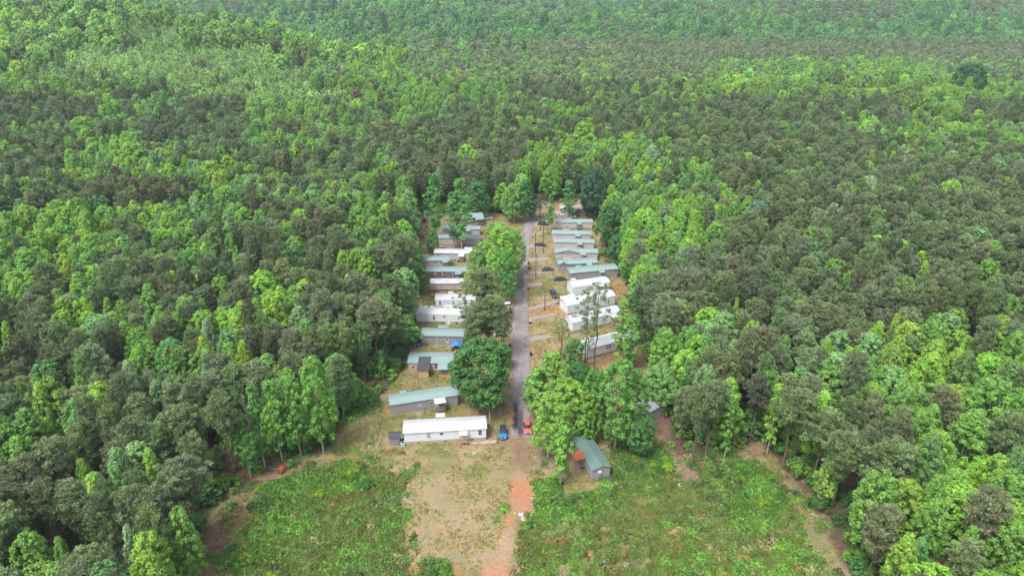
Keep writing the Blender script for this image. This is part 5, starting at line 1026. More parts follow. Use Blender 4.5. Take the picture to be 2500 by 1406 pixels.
# trees that can be picked out singly: (kind, u of base, v of base, v of top, crown width, tint, label)
T_PINE = (.168, .218, .122); T_PINEB = (.192, .212, .120); T_PINEG = (.165, .228, .104)
T_TUL = (.105, .215, .036); T_BRI = (.14, .265, .034); T_YG = (.155, .27, .035); T_SIL = (.17, .25, .12); T_OAK = (.05, .135, .028); T_DK = (.035, .085, .032)
T_MID = (.085, .17, .04); T_YOU = (.155, .27, .07); T_BLG = (.075, .155, .085)
NEAR_TREES = [
 ('oak', 1176, 992, 835, 178, (.045, .118, .026), 'broad dark green oak like tree left of the lane behind the near white home'),
 ('tulip', 1225, 712, 552, 92, (.13, .26, .034), 'bright green tree leaning over the lane, upper one of the roadside row on the left'),
 ('tulip', 1258, 670, 560, 62, (.11, .235, .034), 'bright green tree overhanging the lane beside the red bins'),
 ('oak', 1196, 672, 590, 80, (.12, .24, .034), 'rounded light green tree between the long trailer home and the lane'),
 ('tulip', 1165, 690, 610, 60, (.12, .22, .055), 'pale green tree at the right end of the brown home'),
 ('tulip', 1150, 728, 660, 45, (.20, .30, .035), 'yellow green small tree at the right end of the old pinkish trailer home'),
 ('tulip', 1235, 742, 610, 60, (.07, .19, .03), 'mid green tree whose crown hangs over the lane above the white cars'),
 ('tallpine', 1180, 800, 655, 88, T_PINEG, 'tall olive pine behind the white pickup, left of the lane'),
 ('thinpine', 1142, 830, 690, 72, T_PINE, 'pine with thin grey crown over the white home with rounded roof'),
 ('pine', 1196, 868, 722, 92, T_PINEG, 'large pine beside the lane above the dark oak like tree'),
 ('tallpine', 1165, 880, 755, 80, T_PINE, 'pine with a vine clad trunk at the blue canopy'),
 ('slim', 1150, 868, 770, 45, (.05, .16, .03), 'green shrubby tree between the pines and the blue canopy'),
 ('tallpine', 1224, 872, 770, 66, T_PINE, 'small crowned pine right beside the lane near the hidden white sedan'),
 ('tulip', 1215, 905, 838, 72, (.06, .155, .028), 'green tree filling the gap between the pines and the dark oak like tree'),
 ('slim', 1128, 612, 430, 60, (.075, .19, .04), 'very tall slim tree with pale trunk in the middle of the far left homes'),
 ('slim', 1108, 608, 470, 46, (.06, .16, .05), 'tall slim green tree just left of the very tall pale trunked one'),
 ('slim', 1065, 590, 420, 56, (.06, .17, .035), 'tall slim tree above the low board fence at the far left homes'),
 ('tulip', 1058, 618, 560, 40, (.06, .17, .035), 'green yard tree by the left end of the pinkish home'),
 ('tulip', 1166, 535, 445, 60, (.05, .14, .035), 'mid green tree behind the farthest left home'),
 ('tulip', 1254, 545, 448, 56, (.11, .22, .045), 'upright light green tree left of the far end of the lane'),
 ('tulip', 1218, 600, 545, 70, (.11, .22, .05), 'pale green tree beside the rust red play things'),
 ('tulip', 1282, 540, 440, 60, (.045, .13, .03), 'dark green tree at the far bend of the lane, left side'),
 ('slim', 1343, 565, 475, 28, (.06, .17, .035), 'ivy covered slim tree on the farthest driveway'),
 ('thinpine', 1318, 536, 473, 46, (.13, .125, .10), 'grey thin leaved tree beside the far end of the lane'),
 ('slim', 1387, 535, 440, 46, (.06, .17, .04), 'tall slim green tree in front of the far brown home'),
 ('oak', 1441, 534, 412, 78, (.035, .085, .035), 'tall dark blue green oak over the far brown home'),
 ('tulip', 1340, 490, 408, 62, (.10, .22, .03), 'rounded bright tree beyond the far end of the lane'),
 ('tulip', 1500, 500, 380, 62, (.13, .25, .045), 'tall light green tree above the far end of the homes, right'),
 ('oak', 1486, 605, 495, 72, (.045, .12, .03), 'dark green tree at the right ends of the teal roofed row'),
 ('tulip', 1500, 560, 470, 60, (.13, .25, .04), 'bright spreading tree behind the farthest teal roof of the right row'),
 ('oak', 1508, 645, 575, 66, (.04, .115, .03), 'dark green tree at the right end of the gabled beige home'),
 ('tulip', 1540, 700, 590, 55, (.06, .16, .03), 'green tree at the forest edge right of the long slanting home'),
 ('tulip', 1590, 650, 520, 70, (.11, .23, .035), 'bright green tree in the forest edge right of the teal roofed row'),
 ('thinpine', 1428, 884, 705, 62, T_PINEG, 'left one of the two thin tall pines in front of the white homes'),
 ('thinpine', 1450, 906, 688, 70, T_PINEG, 'right one of the two thin tall pines in front of the white homes'),
 ('thinpine', 1433, 898, 800, 34, T_PINEG, 'thin young pine between the two tall ones in front of the white homes'),
 ('thinpine', 1370, 868, 782, 56, T_PINEG, 'young pine beside the driveway of the third white home'),
 ('tulip', 1400, 905, 830, 56, (.055, .14, .03), 'dark green small tree under the thin pines'),
 ('slim', 1513, 892, 730, 54, (.12, .24, .04), 'slim bright tree in front of the right end of the nearest white home'),
 ('slim', 1535, 905, 770, 50, (.085, .20, .035), 'slim green tree right of the nearest right white home'),
 ('tulip', 1345, 1040, 858, 118, (.115, .225, .036), 'big light green tree right of the lane, upper of the roadside clump'),
 ('tulip', 1310, 1020, 900, 76, (.11, .20, .05), 'pale green tree hanging over the right edge of the lane'),
 ('tulip', 1385, 1075, 930, 108, (.12, .24, .03), 'light green tree in the middle of the roadside clump right of the lane'),
 ('tulip', 1338, 1118, 960, 92, (.12, .235, .033), 'bright tree above the pinkish red sedan'),
 ('slim', 1368, 1184, 985, 62, (.11, .235, .035), 'thin pale trunked tree standing alone left of the orange porch'),
 ('oak', 1445, 1060, 905, 90, (.07, .17, .03), 'mid green tree over the far part of the green roofed home'),
 ('tulip', 1434, 1088, 955, 62, (.105, .215, .034), 'light green tree over the far end of the orange porched home'),
 ('tulip', 1500, 1095, 880, 116, (.085, .195, .034), 'large green tree with clear trunk behind the green roofed home'),
 ('tulip', 1543, 1072, 900, 78, (.075, .18, .034), 'large green tree beside the silver trailer'),
 ('oak', 1410, 950, 890, 76, (.04, .115, .027), 'dark green low tree below the young pines right of the lane'),
 ('oak', 1560, 1110, 1020, 80, (.05, .13, .03), 'low green tree right of the green roofed home'),
 # left edge of the clearing
 ('tulip', 790, 1104, 872, 92, (.10, .22, .034), 'tall bright green tree at the forest edge left of the near homes'),
 ('tulip', 735, 1112, 915, 78, (.085, .20, .036), 'tall green tree at the left forest edge, second from the near homes'),
 ('slim', 690, 1125, 925, 66, (.085, .20, .036), 'slim tree with pale branches at the left forest edge'),
 ('slim', 648, 1140, 940, 60, (.07, .18, .034), 'slim leafy tree above the reddish root ball'),
 ('slim', 612, 1165, 1010, 56, (.06, .165, .03), 'slim green tree with two bare stems at the left forest edge'),
 ('tallpine', 576, 1175, 955, 78, T_PINEG, 'tall pine at the left forest edge above the bare strip'),
 ('tallpine', 852, 885, 720, 92, T_PINEG, 'tall grey green pine left of the tan home, with bare trunk'),
 ('tallpine', 810, 900, 712, 84, T_PINE, 'tall pine with bare trunk, farther left of the tan home'),
 ('tallpine', 926, 905, 735, 104, T_PINEB, 'big brownish crowned pine with ivy clad trunk left of the tan home'),
 ('tallpine', 946, 905, 742, 78, T_PINEG, 'pine with ivy clad trunk touching the big brownish one'),
 ('tallpine', 976, 870, 800, 48, T_PINEG, 'thin pine at the corner of the tan home'),
 ('tallpine', 990, 765, 575, 72, T_PINEG, 'very tall pine with long bare trunk left of the teal boat'),
 ('pine', 938, 745, 598, 82, T_PINE, 'large grey pine left of the very tall one by the boat'),
 ('pine', 930, 800, 685, 84, (.10, .09, .06), 'dark brownish pine behind the big brownish crowned one'),
 ('tulip', 995, 845, 770, 70, (.10, .21, .04), 'light green tree at the left end of the grey home with blue canopy'),
 ('tulip', 1020, 720, 640, 60, (.055, .15, .03), 'dense green tree left of the brown and pinkish homes'),
 ('tulip', 870, 985, 925, 76, (.065, .165, .03), 'dense green tree at the left of the grey home lawn'),
 ('slim', 935, 925, 855, 28, (.075, .20, .03), 'column of ivy on a trunk left of the tan home'),
 # right edge of the clearing
 ('slim', 1768, 1118, 958, 48, (.10, .225, .035), 'slim light green tree with leaning trunk at the right forest edge'),
 ('slim', 1872, 1110, 935, 46, (.15, .27, .03), 'slim yellow green tree with pale trunk at the right forest edge'),
 ('tallpine', 1722, 1120, 930, 82, T_PINE, 'grey green pine at the right forest edge nearest the homes'),
 ('tallpine', 1690, 1128, 945, 70, T_PINEG, 'pine with dark trunk left of the slim leaning tree'),
 ('tallpine', 1910, 1145, 950, 92, T_PINEG, 'pine with pale slanting trunk at the right forest edge'),
 ('tallpine', 1935, 1130, 960, 60, T_PINE, 'pine with pale thin trunk at the right forest edge'),
 ('tallpine', 1985, 1175, 1005, 100, T_PINEG, 'olive pine right of the pale slanting trunk'),
 ('tallpine', 1830, 1080, 920, 70, (.11, .125, .085), 'silvery pine deep in the right forest edge'),
 ('tulip', 2005, 1225, 1130, 66, (.15, .25, .04), 'yellowish small tree at the corner of the bare strip, right'),
 ('tallpine', 2345, 1420, 1195, 118, T_PINEB, 'big brownish pine with pale leaning trunk in the lower right corner'),
 ('slim', 1668, 1010, 880, 50, (.065, .17, .035), 'slim tree at the edge of the forest right of the silver trailer'),
]
# crowns to be recognised in the woods: (kind, u, v of crown middle, width, tint, what it looks like)
C1 = [(255,0,0)]
WOOD_TREES = [('t',61,1130,96,0),('t',99,972,62,0),('t',205,965,46,0),('t',57,970,34,0),('t',130,1035,30,0),('t',320,929,58,3),('t',209,1163,38,1),('t',295,1152,56,2),('t',375,1150,70,1),('t',83,1368,90,0),('t',158,1364,60,0),('t',324,1332,56,3),('t',371,1371,100,2),
 ('t',446,1303,82,0),('p',446,1199,125,1),('p',450,1062,108,0),('p',342,1206,74,0),('t',630,929,60,1),
 ('t',2135,1224,108,0),('t',2412,1000,120,0),('t',2358,1080,128,0),('t',2283,1116,88,1),('t',2240,1058,82,0),('t',2261,932,110,1),('t',2218,954,60,1),('t',2276,1217,80,0),('t',2420,1174,88,1),('t',2456,1224,108,0),('t',2204,1364,84,2),('t',2276,1278,80,0),
 ('p',2164,1152,128,0),('p',2150,1300,96,2),('p',2060,1116,88,0),('p',2456,1080,108,0),('p',2294,1004,82,2),('t',2360,1340,70,0),('t',2470,1340,100,0),
 ('o',2116,466,72,3),('o',1847,530,80,4),('t',2106,527,40,2),('t',1745,594,74,0),('t',1847,584,38,0),('t',2017,620,26,0),('t',2068,700,38,0),('t',2417,629,54,0),('t',2327,670,38,0),('t',2253,677,42,1),('t',2404,687,74,0),('t',2458,770,60,0),('t',2183,802,36,2),('t',2138,834,60,1),
 ('t',2276,840,78,0),('t',1834,828,50,2),('t',1962,780,40,1),('t',1911,863,46,0),('t',2013,875,56,1),('t',2276,888,80,2),('t',2468,866,80,0),('t',1722,879,32,2),('t',1796,760,25,2),
 ('t',278,546,50,0),('t',208,543,50,0),('t',154,562,36,1),('t',22,578,50,0),('t',109,568,34,1),('t',550,498,54,0),('t',61,648,52,0),('t',29,687,48,0),('t',118,648,40,1),('t',173,671,46,5),('t',192,648,44,0),('t',205,722,84,0),('t',51,728,60,1),('o',304,648,46,2),
 ('t',384,610,40,0),('t',483,629,34,5),('t',723,623,60,0),('t',371,744,70,0),('t',429,703,50,1),('t',550,715,42,0),('t',499,770,44,0),('t',678,773,84,2),('t',509,824,50,3),('o',410,853,62,6),('t',160,811,70,1),('t',304,773,40,0),('t',26,831,54,1),('t',61,876,42,0),('t',435,799,36,1),
 ('t',352,885,50,0),('t',502,869,60,5),('t',598,876,50,5),('p',870,240,34,2),('o',2360,225,84,7),('t',1908,325,38,0),('t',2050,300,34,1),('t',1590,395,58,3),('t',1380,400,60,1),('t',1425,345,74,1),('t',520,440,70,2),('t',330,400,80,1),('t',210,330,70,1),('t',560,420,60,2),('t',300,430,70,2)]
WT = {0: (T_TUL, 'bright-green'), 1: (T_BRI, 'light-green'), 2: (T_YG, 'yellow-green'), 3: (T_SIL, 'silvery-green'), 4: (T_BLG, 'blue-green'), 5: ((.165, .25, .03), 'lime-green'), 6: ((.28, .30, .01), 'strong yellow'), 7: ((.04, .10, .03), 'blackish-green')}
WP = {0: (T_PINEG, 'olive-green'), 1: (T_PINE, 'grey-green'), 2: (T_PINEB, 'brownish')}

def place_tree(kind, x, y, z, H, rad, tint, label, group=None, rz=None, pi=None):
    ps = PROTO[kind]; p = ps[(pi if pi is not None else random.randrange(len(ps))) % len(ps)]
    nm, cat = (('pine_tree', 'pine tree') if 'pine' in kind else ('broadleaf_tree', 'broadleaf tree'))
    if kind == 'bush': nm, cat = 'bush', 'bush'
    r = thing(nm, (x, y, z), random.uniform(0, 6.28) if rz is None else rz, label, cat, group)
    r.scale = (rad / p['R'], rad / p['R'], H / p['H'])
    add('trunk', p['trunk'], r)
    c = add('crown', p['crown'], r); c['tint'] = [float(q) for q in tint]
    return r
FB = np.array([1.46, 1.49, 1.86])
placed = []      # (x, y, radius)
npine = nbroad = 0
for (kind, u, v, vt, w, tint, lab) in NEAR_TREES:
    A = at(u, v); H = height_at(A.y, vt); H = max(3.5, min(30, H)); rad = px_to_m(w / 2, A.y, H * .65)
    if 'pine' not in kind: tint = tuple(np.array(tint) * FB)
    place_tree(kind, A.x, A.y, float(terrain(A.x, A.y)), H, rad * (.98 if kind != 'slim' else 1.05), tint, lab)
    placed.append((A.x, A.y, rad * .8)); 
    if 'pine' in kind: npine += 1
    else: nbroad += 1
def where(u, v):
    s = 'left' if u < 1250 else 'right'
    if v < 300: d = 'high up in the far woods'
    elif v < 500: d = 'beyond the far homes'
    elif v < 900: d = 'level with the homes'
    elif v < 1150: d = 'level with the near home'
    else: d = 'beside the weedy lots'
    return s, d
used = {}
for (kk, u, v, w, ti) in WOOD_TREES:
    kind = {'t': 'tulip', 'p': 'pine', 'o': 'oak'}[kk]; tint, word = (WP if kk == 'p' else WT)[ti]
    z0 = 0.0
    tint = tuple(np.array(tint) * (1 if kk == 'p' else FB))
    for _ in range(4): A = at(u, v, z0 + 13.0); z0 = float(terrain(A.x, A.y))
    rad = px_to_m(w / 2, A.y, 13 + z0); H = min(26, max(13, 15 + rad * .9)) if kk != 'o' else max(12, rad * 2.2 + 4)
    s, d = where(u, v)
    size = 'large' if rad > 4.6 else ('small' if rad < 3.0 else 'middling')
    H += 1.0
    base = f"{size} {word} {'pine' if kk == 'p' else ('round crowned tree' if kk == 'o' else 'tree')} in the {s} woods {d}"
    used[base] = used.get(base, 0) + 1; k = used[base]
    oth = min((q for q in WOOD_TREES if (q[1], q[2]) != (u, v)), key=lambda q: (q[1] - u) ** 2 + ((q[2] - v) * 1.6) ** 2)
    ow = (WP if oth[0] == 'p' else WT)[oth[4]][1]; on = 'pine' if oth[0] == 'p' else 'tree'; lr = 'left' if u < oth[1] else 'right'
    lab = f"{size} {word} {'pine' if kk == 'p' else 'tree'}, {lr} of {'another' if ow == word else 'a'} {ow} {on}, {s} woods {d}"
    place_tree(kind, A.x, A.y, z0, H, rad, tint, lab, group=f"picked out trees of the {s} woods {d}, {word}")
    placed.append((A.x, A.y, rad * .95))
    if kk == 'p': npine += 1
    else: nbroad += 1
q_ = at(1585, 1035); placed += [(q_.x, q_.y, 5.5), (q_.x + 1, q_.y - 6, 3.5)]
PL = np.array(placed)
# keep the homes and yards free of seeded trees
def in_clearing(x, y, m=0.0):
    u, v, dep = proj(x, y, np.zeros_like(x)); return (sdist(u, v, CLEARING) > -m) & (y < 470)

def scatter():
    out = []
    for (step, y0, y1) in ((5.0, 60, 420), (5.7, 420, 800), (8.6, 800, 1500), (10.5, 1500, 2700)):
        p = grid_pts(step, y0, y1); x, y = p[:, 0], p[:, 1]; z = terrain(x, y)
        u, v, dep = proj(x, y, z + 14)
        ok = (u > -260) & (u < 2760) & (v > -110) & (v < 1790)
        x, y, z, u, v, dep = (q[ok] for q in (x, y, z, u, v, dep))
        ok = ~in_clearing(x, y, 3.0)
        d = np.full(len(x), 1e9)
        if y0 < 900:
            for a in PL:
                d = np.minimum(d, np.hypot(x - a[0], y - a[1]) - a[2] - 1.3)
            ok &= d > 0
        x, y, z, u, v, dep = (q[ok] for q in (x, y, z, u, v, dep))
        # cell lookup with ragged borders
        jx = u + (fbm(x, y, 30, 71, 3) - .5) * 60; jy = v + (fbm(x, y, 30, 72, 3) - .5) * 40 * np.clip(v / 500, .2, 1)
        ci = np.clip((jx / 50).astype(int), 0, 49); ri = np.clip((jy / 50).astype(int), 0, 27)
        cell = np.array([GRID[r][c] for r, c in zip(ri, ci)])
        pp = np.array([PINE_P[c] for c in cell])
        pat = vnoise(x, y, 11, 5) * .6 + rng.random(len(x)) * .4       # clustered choice
        rk = pat.argsort().argsort() / max(1, len(pat))
        isp = rk < pp
        out.append((x, y, z, u, v, dep, cell, isp, np.full(len(x), step)))
    return [np.concatenate(q) for q in zip(*out)]
X, Y, Z, U, V, DEP, CELL, ISP, STEP = scatter()
n = len(X)
kindi = np.full(n, '', dtype='<U9')
rr = rng.random(n)
kindi[ISP] = 'pine'
broad = ~ISP
kindi[broad] = np.where(rr[broad] < .82, 'tulip', 'oak')
mm_ = broad & (CELL == 'M'); kindi[mm_] = 'oak'
farb = broad & (STEP > 7) & (CELL != 'Y'); kindi[farb] = np.where(rr[farb] < .6, 'oak', 'tulip')
kindi[(CELL == 'Y') & broad] = 'young'
# broad crowns are wider than pines: thin them
keep = np.ones(n, bool)
keep[(kindi == 'tulip') & (rng.random(n) > .80)] = False
keep[(kindi == 'oak') & (rng.random(n) > np.where(STEP > 7, np.where(STEP > 9, .62, .50), .58))] = False
keep[(kindi == 'oak') & (CELL == 'M') & (STEP < 7) & (STEP > 5.2) & (rng.random(n) > .55)] = False
nearp = (kindi == 'pine') & (rng.random(n) > .93); keep[nearp] = False
X, Y, Z, U, V, DEP, CELL, ISP, STEP, kindi = (q[keep] for q in (X, Y, Z, U, V, DEP, CELL, ISP, STEP, kindi)); n = len(X)
patch = fbm(X, Y, 26, 200, 3); r1 = rng.random(n); r2 = rng.random(n); r3 = rng.normal(size=n)
RAD = np.zeros(n); HT = np.zeros(n); TINT = np.zeros((n, 3))
def setk(mask, rad, ht, cols, spread=.16):
    k = mask.sum(); 
    if not k: return
    RAD[mask] = rad * (1 + .17 * rng.normal(size=k)).clip(.6, 1.45); HT[mask] = ht * (1 + .12 * rng.normal(size=k)).clip(.68, 1.3)
    cols = np.array(cols); ix = (rng.random(k) * .55 + patch[mask] * .75 - .1).clip(0, .999) * len(cols)
    if len(cols) != 7: cols = cols * FB
    TINT[mask] = cols[ix.astype(int)] * (1 + spread * rng.normal(size=(k, 1))).clip(.6, 1.45) * (1 + .05 * rng.normal(size=(k, 3)))
setk(kindi == 'pine', 3.15, 19.0, [T_PINEB, T_PINE, T_PINE, T_PINEG, (.176, .235, .112), (.180, .218, .120), T_PINEG])
setk(kindi == 'tulip', 4.1, 17.2, [T_MID, T_TUL, (.075, .175, .045), T_TUL, T_BRI, (.12, .22, .07), T_TUL, T_BRI, T_YG, T_MID], .10)
setk(kindi == 'oak', 4.9, 16.5, [T_OAK, (.08, .17, .035), T_MID, T_TUL, (.09, .19, .045), T_BRI], .2)
setk(kindi == 'young', 2.3, 7.0, [T_YOU, T_YOU, (.10, .21, .05), (.14, .25, .06), (.085, .18, .045), (.15, .26, .05)])
fo_ = (kindi == 'oak') & (STEP > 7); RAD[fo_] *= 1.05; HT[fo_] *= 1.1 * (1 + .2 * rng.normal(size=fo_.sum())).clip(.7, 1.3)
yp_ = (CELL == 'Y') & (kindi == 'pine'); HT[yp_] *= .62; RAD[yp_] *= .8
mo_ = (kindi == 'oak') & (CELL == 'M') & (STEP < 7) & (STEP > 5.2); RAD[mo_] *= 1.32; HT[mo_] *= 1.25 * (1 + .12 * rng.normal(size=mo_.sum())).clip(.7, 1.3)
far_haze = (Y > 880) & (kindi != 'pine'); TINT[far_haze] *= np.array([.80, .90, 1.15])  # distant broadleaf tints darkened and blued, haze painted into their colour
nh = (CELL == 'M') & (Y < 880) & (kindi == 'oak'); TINT[nh] *= np.array([1.3, 1.18, 1.0])
far = STEP / 5.4; far = np.where(far < 1.2, 1, np.where(kindi == 'oak', 1.32, far)); RAD *= np.where(kindi == 'young', 1, far ** .8); HT *= np.where((kindi == 'oak') & (STEP > 7), 1.2, 1)
mD = (CELL == 'D') & (kindi == 'pine') & (r1 < .3); TINT[mD] = np.array([.19, .15, .11]) * (1 + .2 * r3[mD])[:, None]
Zt = terrain(X, Y)
# far woods: plantation rows of thin pines on the right
pl_ = (CELL == 'P') & (V < 200); RAD[pl_] *= .72

# extra young trees, dense, on the hillside and in the bright parts beyond the homes
p = grid_pts(3.5, 400, 1100, .45); x, y = p[:, 0], p[:, 1]; z = terrain(x, y); u, v, dep = proj(x, y, z + 4)
cc = np.array([GRID[min(27, max(0, int(b2 // 50)))][min(49, max(0, int(a // 50)))] for a, b2 in zip(u, v)])
ok = (cc == 'Y') & (u > -200) & (u < 1300) & (v > 20)
yx, yy, yz_ = x[ok], y[ok], z[ok]; ny = len(yx)
yr = rng.uniform(1.2, 2.9, ny); yh = rng.uniform(4.0, 11, ny) * (.8 + .5 * vnoise(yx, yy, 30, 4)); yc = np.array([T_YOU, (.16, .27, .07), (.21, .33, .08), (.18, .31, .09), (.22, .33, .07), (.13, .24, .065)])[rng.integers(0, 6, ny)] * FB * (1 + .18 * rng.normal(size=(ny, 1))).clip(.5, 1.5) * (.72 + .5 * fbm(yx, yy, 38, 640, 3))[:, None]

# ------------------------------------------------------------------ points that carry copies of a plant
def gn_scatter(name, protos, x, y, z, rad, ht, tint, label, cat, idx=None, squash=None):
    n = len(x)
    if n == 0: return
    coll = bpy.data.collections.new(name + ' forms')
    for i, p in enumerate(protos):
        ob = bpy.data.objects.new('form_%02d' % i, p['full']); coll.objects.link(ob)
    me = bpy.data.meshes.new(name); me.vertices.add(n); me.vertices.foreach_set('co', np.stack([x, y, z], 1).ravel())
    if idx is None: idx = rng.integers(0, len(protos), n)
    PR = np.array([p['R'] for p in protos])[idx]; PH = np.array([p['H'] for p in protos])[idx]
    a = me.attributes.new('pick', 'INT', 'POINT'); a.data.foreach_set('value', idx.astype(np.int32))
    a = me.attributes.new('size', 'FLOAT_VECTOR', 'POINT'); a.data.foreach_set('vector', np.stack([rad / PR, rad / PR, ht / PH], 1).ravel())
    a = me.attributes.new('turn', 'FLOAT_VECTOR', 'POINT'); a.data.foreach_set('vector', np.stack([rng.normal(0, .025, n), rng.normal(0, .025, n), rng.uniform(0, 6.283, n)], 1).ravel())
    a = me.attributes.new('tint', 'FLOAT_VECTOR', 'POINT'); a.data.foreach_set('vector', tint.clip(.005, .9).ravel())
    ob = add(name, me); tag(ob, label, cat, kind='stuff')
    ng = bpy.data.node_groups.new(name, 'GeometryNodeTree')
    ng.interface.new_socket('Geometry', in_out='INPUT', socket_type='NodeSocketGeometry'); ng.interface.new_socket('Geometry', in_out='OUTPUT', socket_type='NodeSocketGeometry')
    N, L = ng.nodes, ng.links
    gi = N.new('NodeGroupInput'); go = N.new('NodeGroupOutput'); ci = N.new('GeometryNodeCollectionInfo'); ci.inputs['Collection'].default_value = coll; ci.inputs['Separate Children'].default_value = True; ci.inputs['Reset Children'].default_value = True
    ip = N.new('GeometryNodeInstanceOnPoints'); ip.inputs['Pick Instance'].default_value = True
    def na(nm, ty):
        q = N.new('GeometryNodeInputNamedAttribute'); q.data_type = ty; q.inputs['Name'].default_value = nm; return q.outputs['Attribute']
    L.new(gi.outputs[0], ip.inputs['Points']); L.new(ci.outputs[0], ip.inputs['Instance']); L.new(na('pick', 'INT'), ip.inputs['Instance Index'])
    L.new(na('size', 'FLOAT_VECTOR'), ip.inputs['Scale'])
    try:
        er = N.new('FunctionNodeEulerToRotation'); L.new(na('turn', 'FLOAT_VECTOR'), er.inputs[0]); L.new(er.outputs[0], ip.inputs['Rotation'])
    except Exception: L.new(na('turn', 'FLOAT_VECTOR'), ip.inputs['Rotation'])
    L.new(ip.outputs[0], go.inputs[0])
    md = ob.modifiers.new('plants', 'NODES'); md.node_group = ng
    return ob

# the 300 pines and 300 broadleaf trees that show largest stand singly
infr = (U > -20) & (U < 2520) & (V < 1430)
single = np.zeros(n, bool)
for ks, lim in ((('pine',), 300 - npine), (('tulip', 'oak'), 300 - nbroad)):
    m_ = np.isin(kindi, ks) & infr; ix = np.where(m_)[0]; score = (RAD[ix] / DEP[ix]); ix = ix[np.argsort(-score)][:lim]; single[ix] = True
def colour_word(t, pine):
    if pine: return 'brownish' if t[0] > t[1] * .96 else ('olive-green' if t[2] < t[1] * .56 else 'grey-green')
    return 'dark-green' if t[1] < .2 else ('yellow-green' if t[0] > t[1] * .62 else ('pale-green' if t[2] > .09 else ('bright-green' if t[1] > .27 else 'mid-green')))
def describe(i):
    pine = kindi[i] == 'pine'
    return ('large' if RAD[i] > (3.7 if pine else 4.3) else ('small' if RAD[i] < (2.8 if pine else 3.1) else 'middling')) + ' ' + colour_word(TINT[i], pine) + (' pine' if pine else ' tree')
SI = np.where(single)[0]; SEEN = set()
for i in SI:
    s, d = where(U[i], V[i]); me_ = describe(i)
    e = abs(U[i] - 1250); edge = 'outer' if e > 950 else ('inner' if e < 620 else 'middle')
    dd = np.hypot(X[SI] - X[i], Y[SI] - Y[i]); dd[dd < .01] = 1e9; o2 = np.argsort(dd)[:2]
    d2 = {'level with the homes': 'by the homes', 'level with the near home': 'by the near home', 'beside the weedy lots': 'by the weedy lots'}.get(d, d)
    lr = 'left' if U[SI[o2[0]]] < U[i] else 'right'
    lab = f"{me_}, {' '.join(describe(SI[o2[0]]).split()[1:])} at its {lr}, {edge} {s} woods {d2}"
    if lab in SEEN:
        a1, a2 = (' '.join(describe(SI[q]).split()[1:]) for q in o2); lab = f"{me_} between {a1} and {a2}, {edge} {s} woods {d2}"
    if lab in SEEN:
        a1, a2 = (describe(SI[q]).replace(' tree', '').replace(' pine', '').replace('middling', 'plain') for q in o2); lab = f"{me_} beside {a1} and {a2} ones, {edge} {s} woods {d2}"
    if len(lab.split()) > 16: lab = lab.replace(' by the weedy lots', ' by the lots').replace(' by the near home', ' near the road').replace(', plain ', ', ').replace(' beside plain ', ' beside ')
    if len(lab.split()) > 16: lab = lab.replace('and plain ', 'and ').replace('high up in the far woods', 'far off')
    SEEN.add(lab)
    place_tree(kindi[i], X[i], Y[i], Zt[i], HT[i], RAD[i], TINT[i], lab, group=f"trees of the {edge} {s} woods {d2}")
rest = ~single
for nm, ks, lab, cat in (('pine_woods', ('pine', 'farpine'), 'dark grey green pine woods spreading round the clearing and into the distance', 'woods'), ('broadleaf_woods', ('tulip', 'oak', 'young', 'fartulip', 'faroak', 'faryoung'), 'bright and mid green broadleaf woods reaching into the distance', 'woods')):
    m_ = rest & np.isin(kindi, ks); prot = sum((PROTO[k] for k in ks), []); off = np.cumsum([0] + [len(PROTO[k]) for k in ks])
    idx = np.zeros(m_.sum(), int); kk_ = kindi[m_].copy()
    fr = DEP[m_] > 560
    for k in ('pine', 'tulip', 'oak', 'young'): kk_[fr & (kk_ == k)] = 'far' + k
    for q, k in enumerate(ks): s_ = kk_ == k; idx[s_] = off[q] + rng.integers(0, len(PROTO[k]), s_.sum())
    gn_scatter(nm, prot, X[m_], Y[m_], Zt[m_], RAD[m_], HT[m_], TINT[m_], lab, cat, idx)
gn_scatter('young_woods', PROTO['faryoung'], yx, yy, yz_, yr, yh, yc, 'fresh green young trees closely covering the hillside on the left', 'woods')
# understorey under and along the woods
p = grid_pts(3.4, 84, 470, .45); x, y = p[:, 0], p[:, 1]; u, v, dep = proj(x, y, np.zeros(len(x))); sdv = sdist(u, v, CLEARING)
ok = (sdv < 0) & (u > -150) & (u < 2650) & (rng.random(len(x)) < np.where(sdv > -90, .85, .38)); ok &= (sdist(u, v, EDGE_R) < 0) & (sdist(u, v, EDGE_L) < 0); eb = ((sdist(u, v, EDGE_R) > 0) | (sdist(u, v, EDGE_L) > 0)) & (rng.random(len(x)) < .22); ok |= eb
x, y, sdv = x[ok], y[ok], sdv[ok]; k = len(x); rd = rng.uniform(1.0, 2.6, k) * np.where(sdv > -60, rng.uniform(.8, 1.35, k), 1) * np.where(sdv > 0, .42, 1)
gn_scatter('undergrowth', PROTO['bush'] + PROTO['young'], x, y, terrain(x, y), rd, rd * rng.uniform(1.0, 2.3, k), np.array([(.07, .18, .05), (.10, .23, .05), (.055, .15, .045), (.14, .27, .06)])[rng.integers(0, 4, k)] * (1 + .15 * rng.normal(size=(k, 1))), 'leafy green undergrowth beneath and along the woods', 'undergrowth')
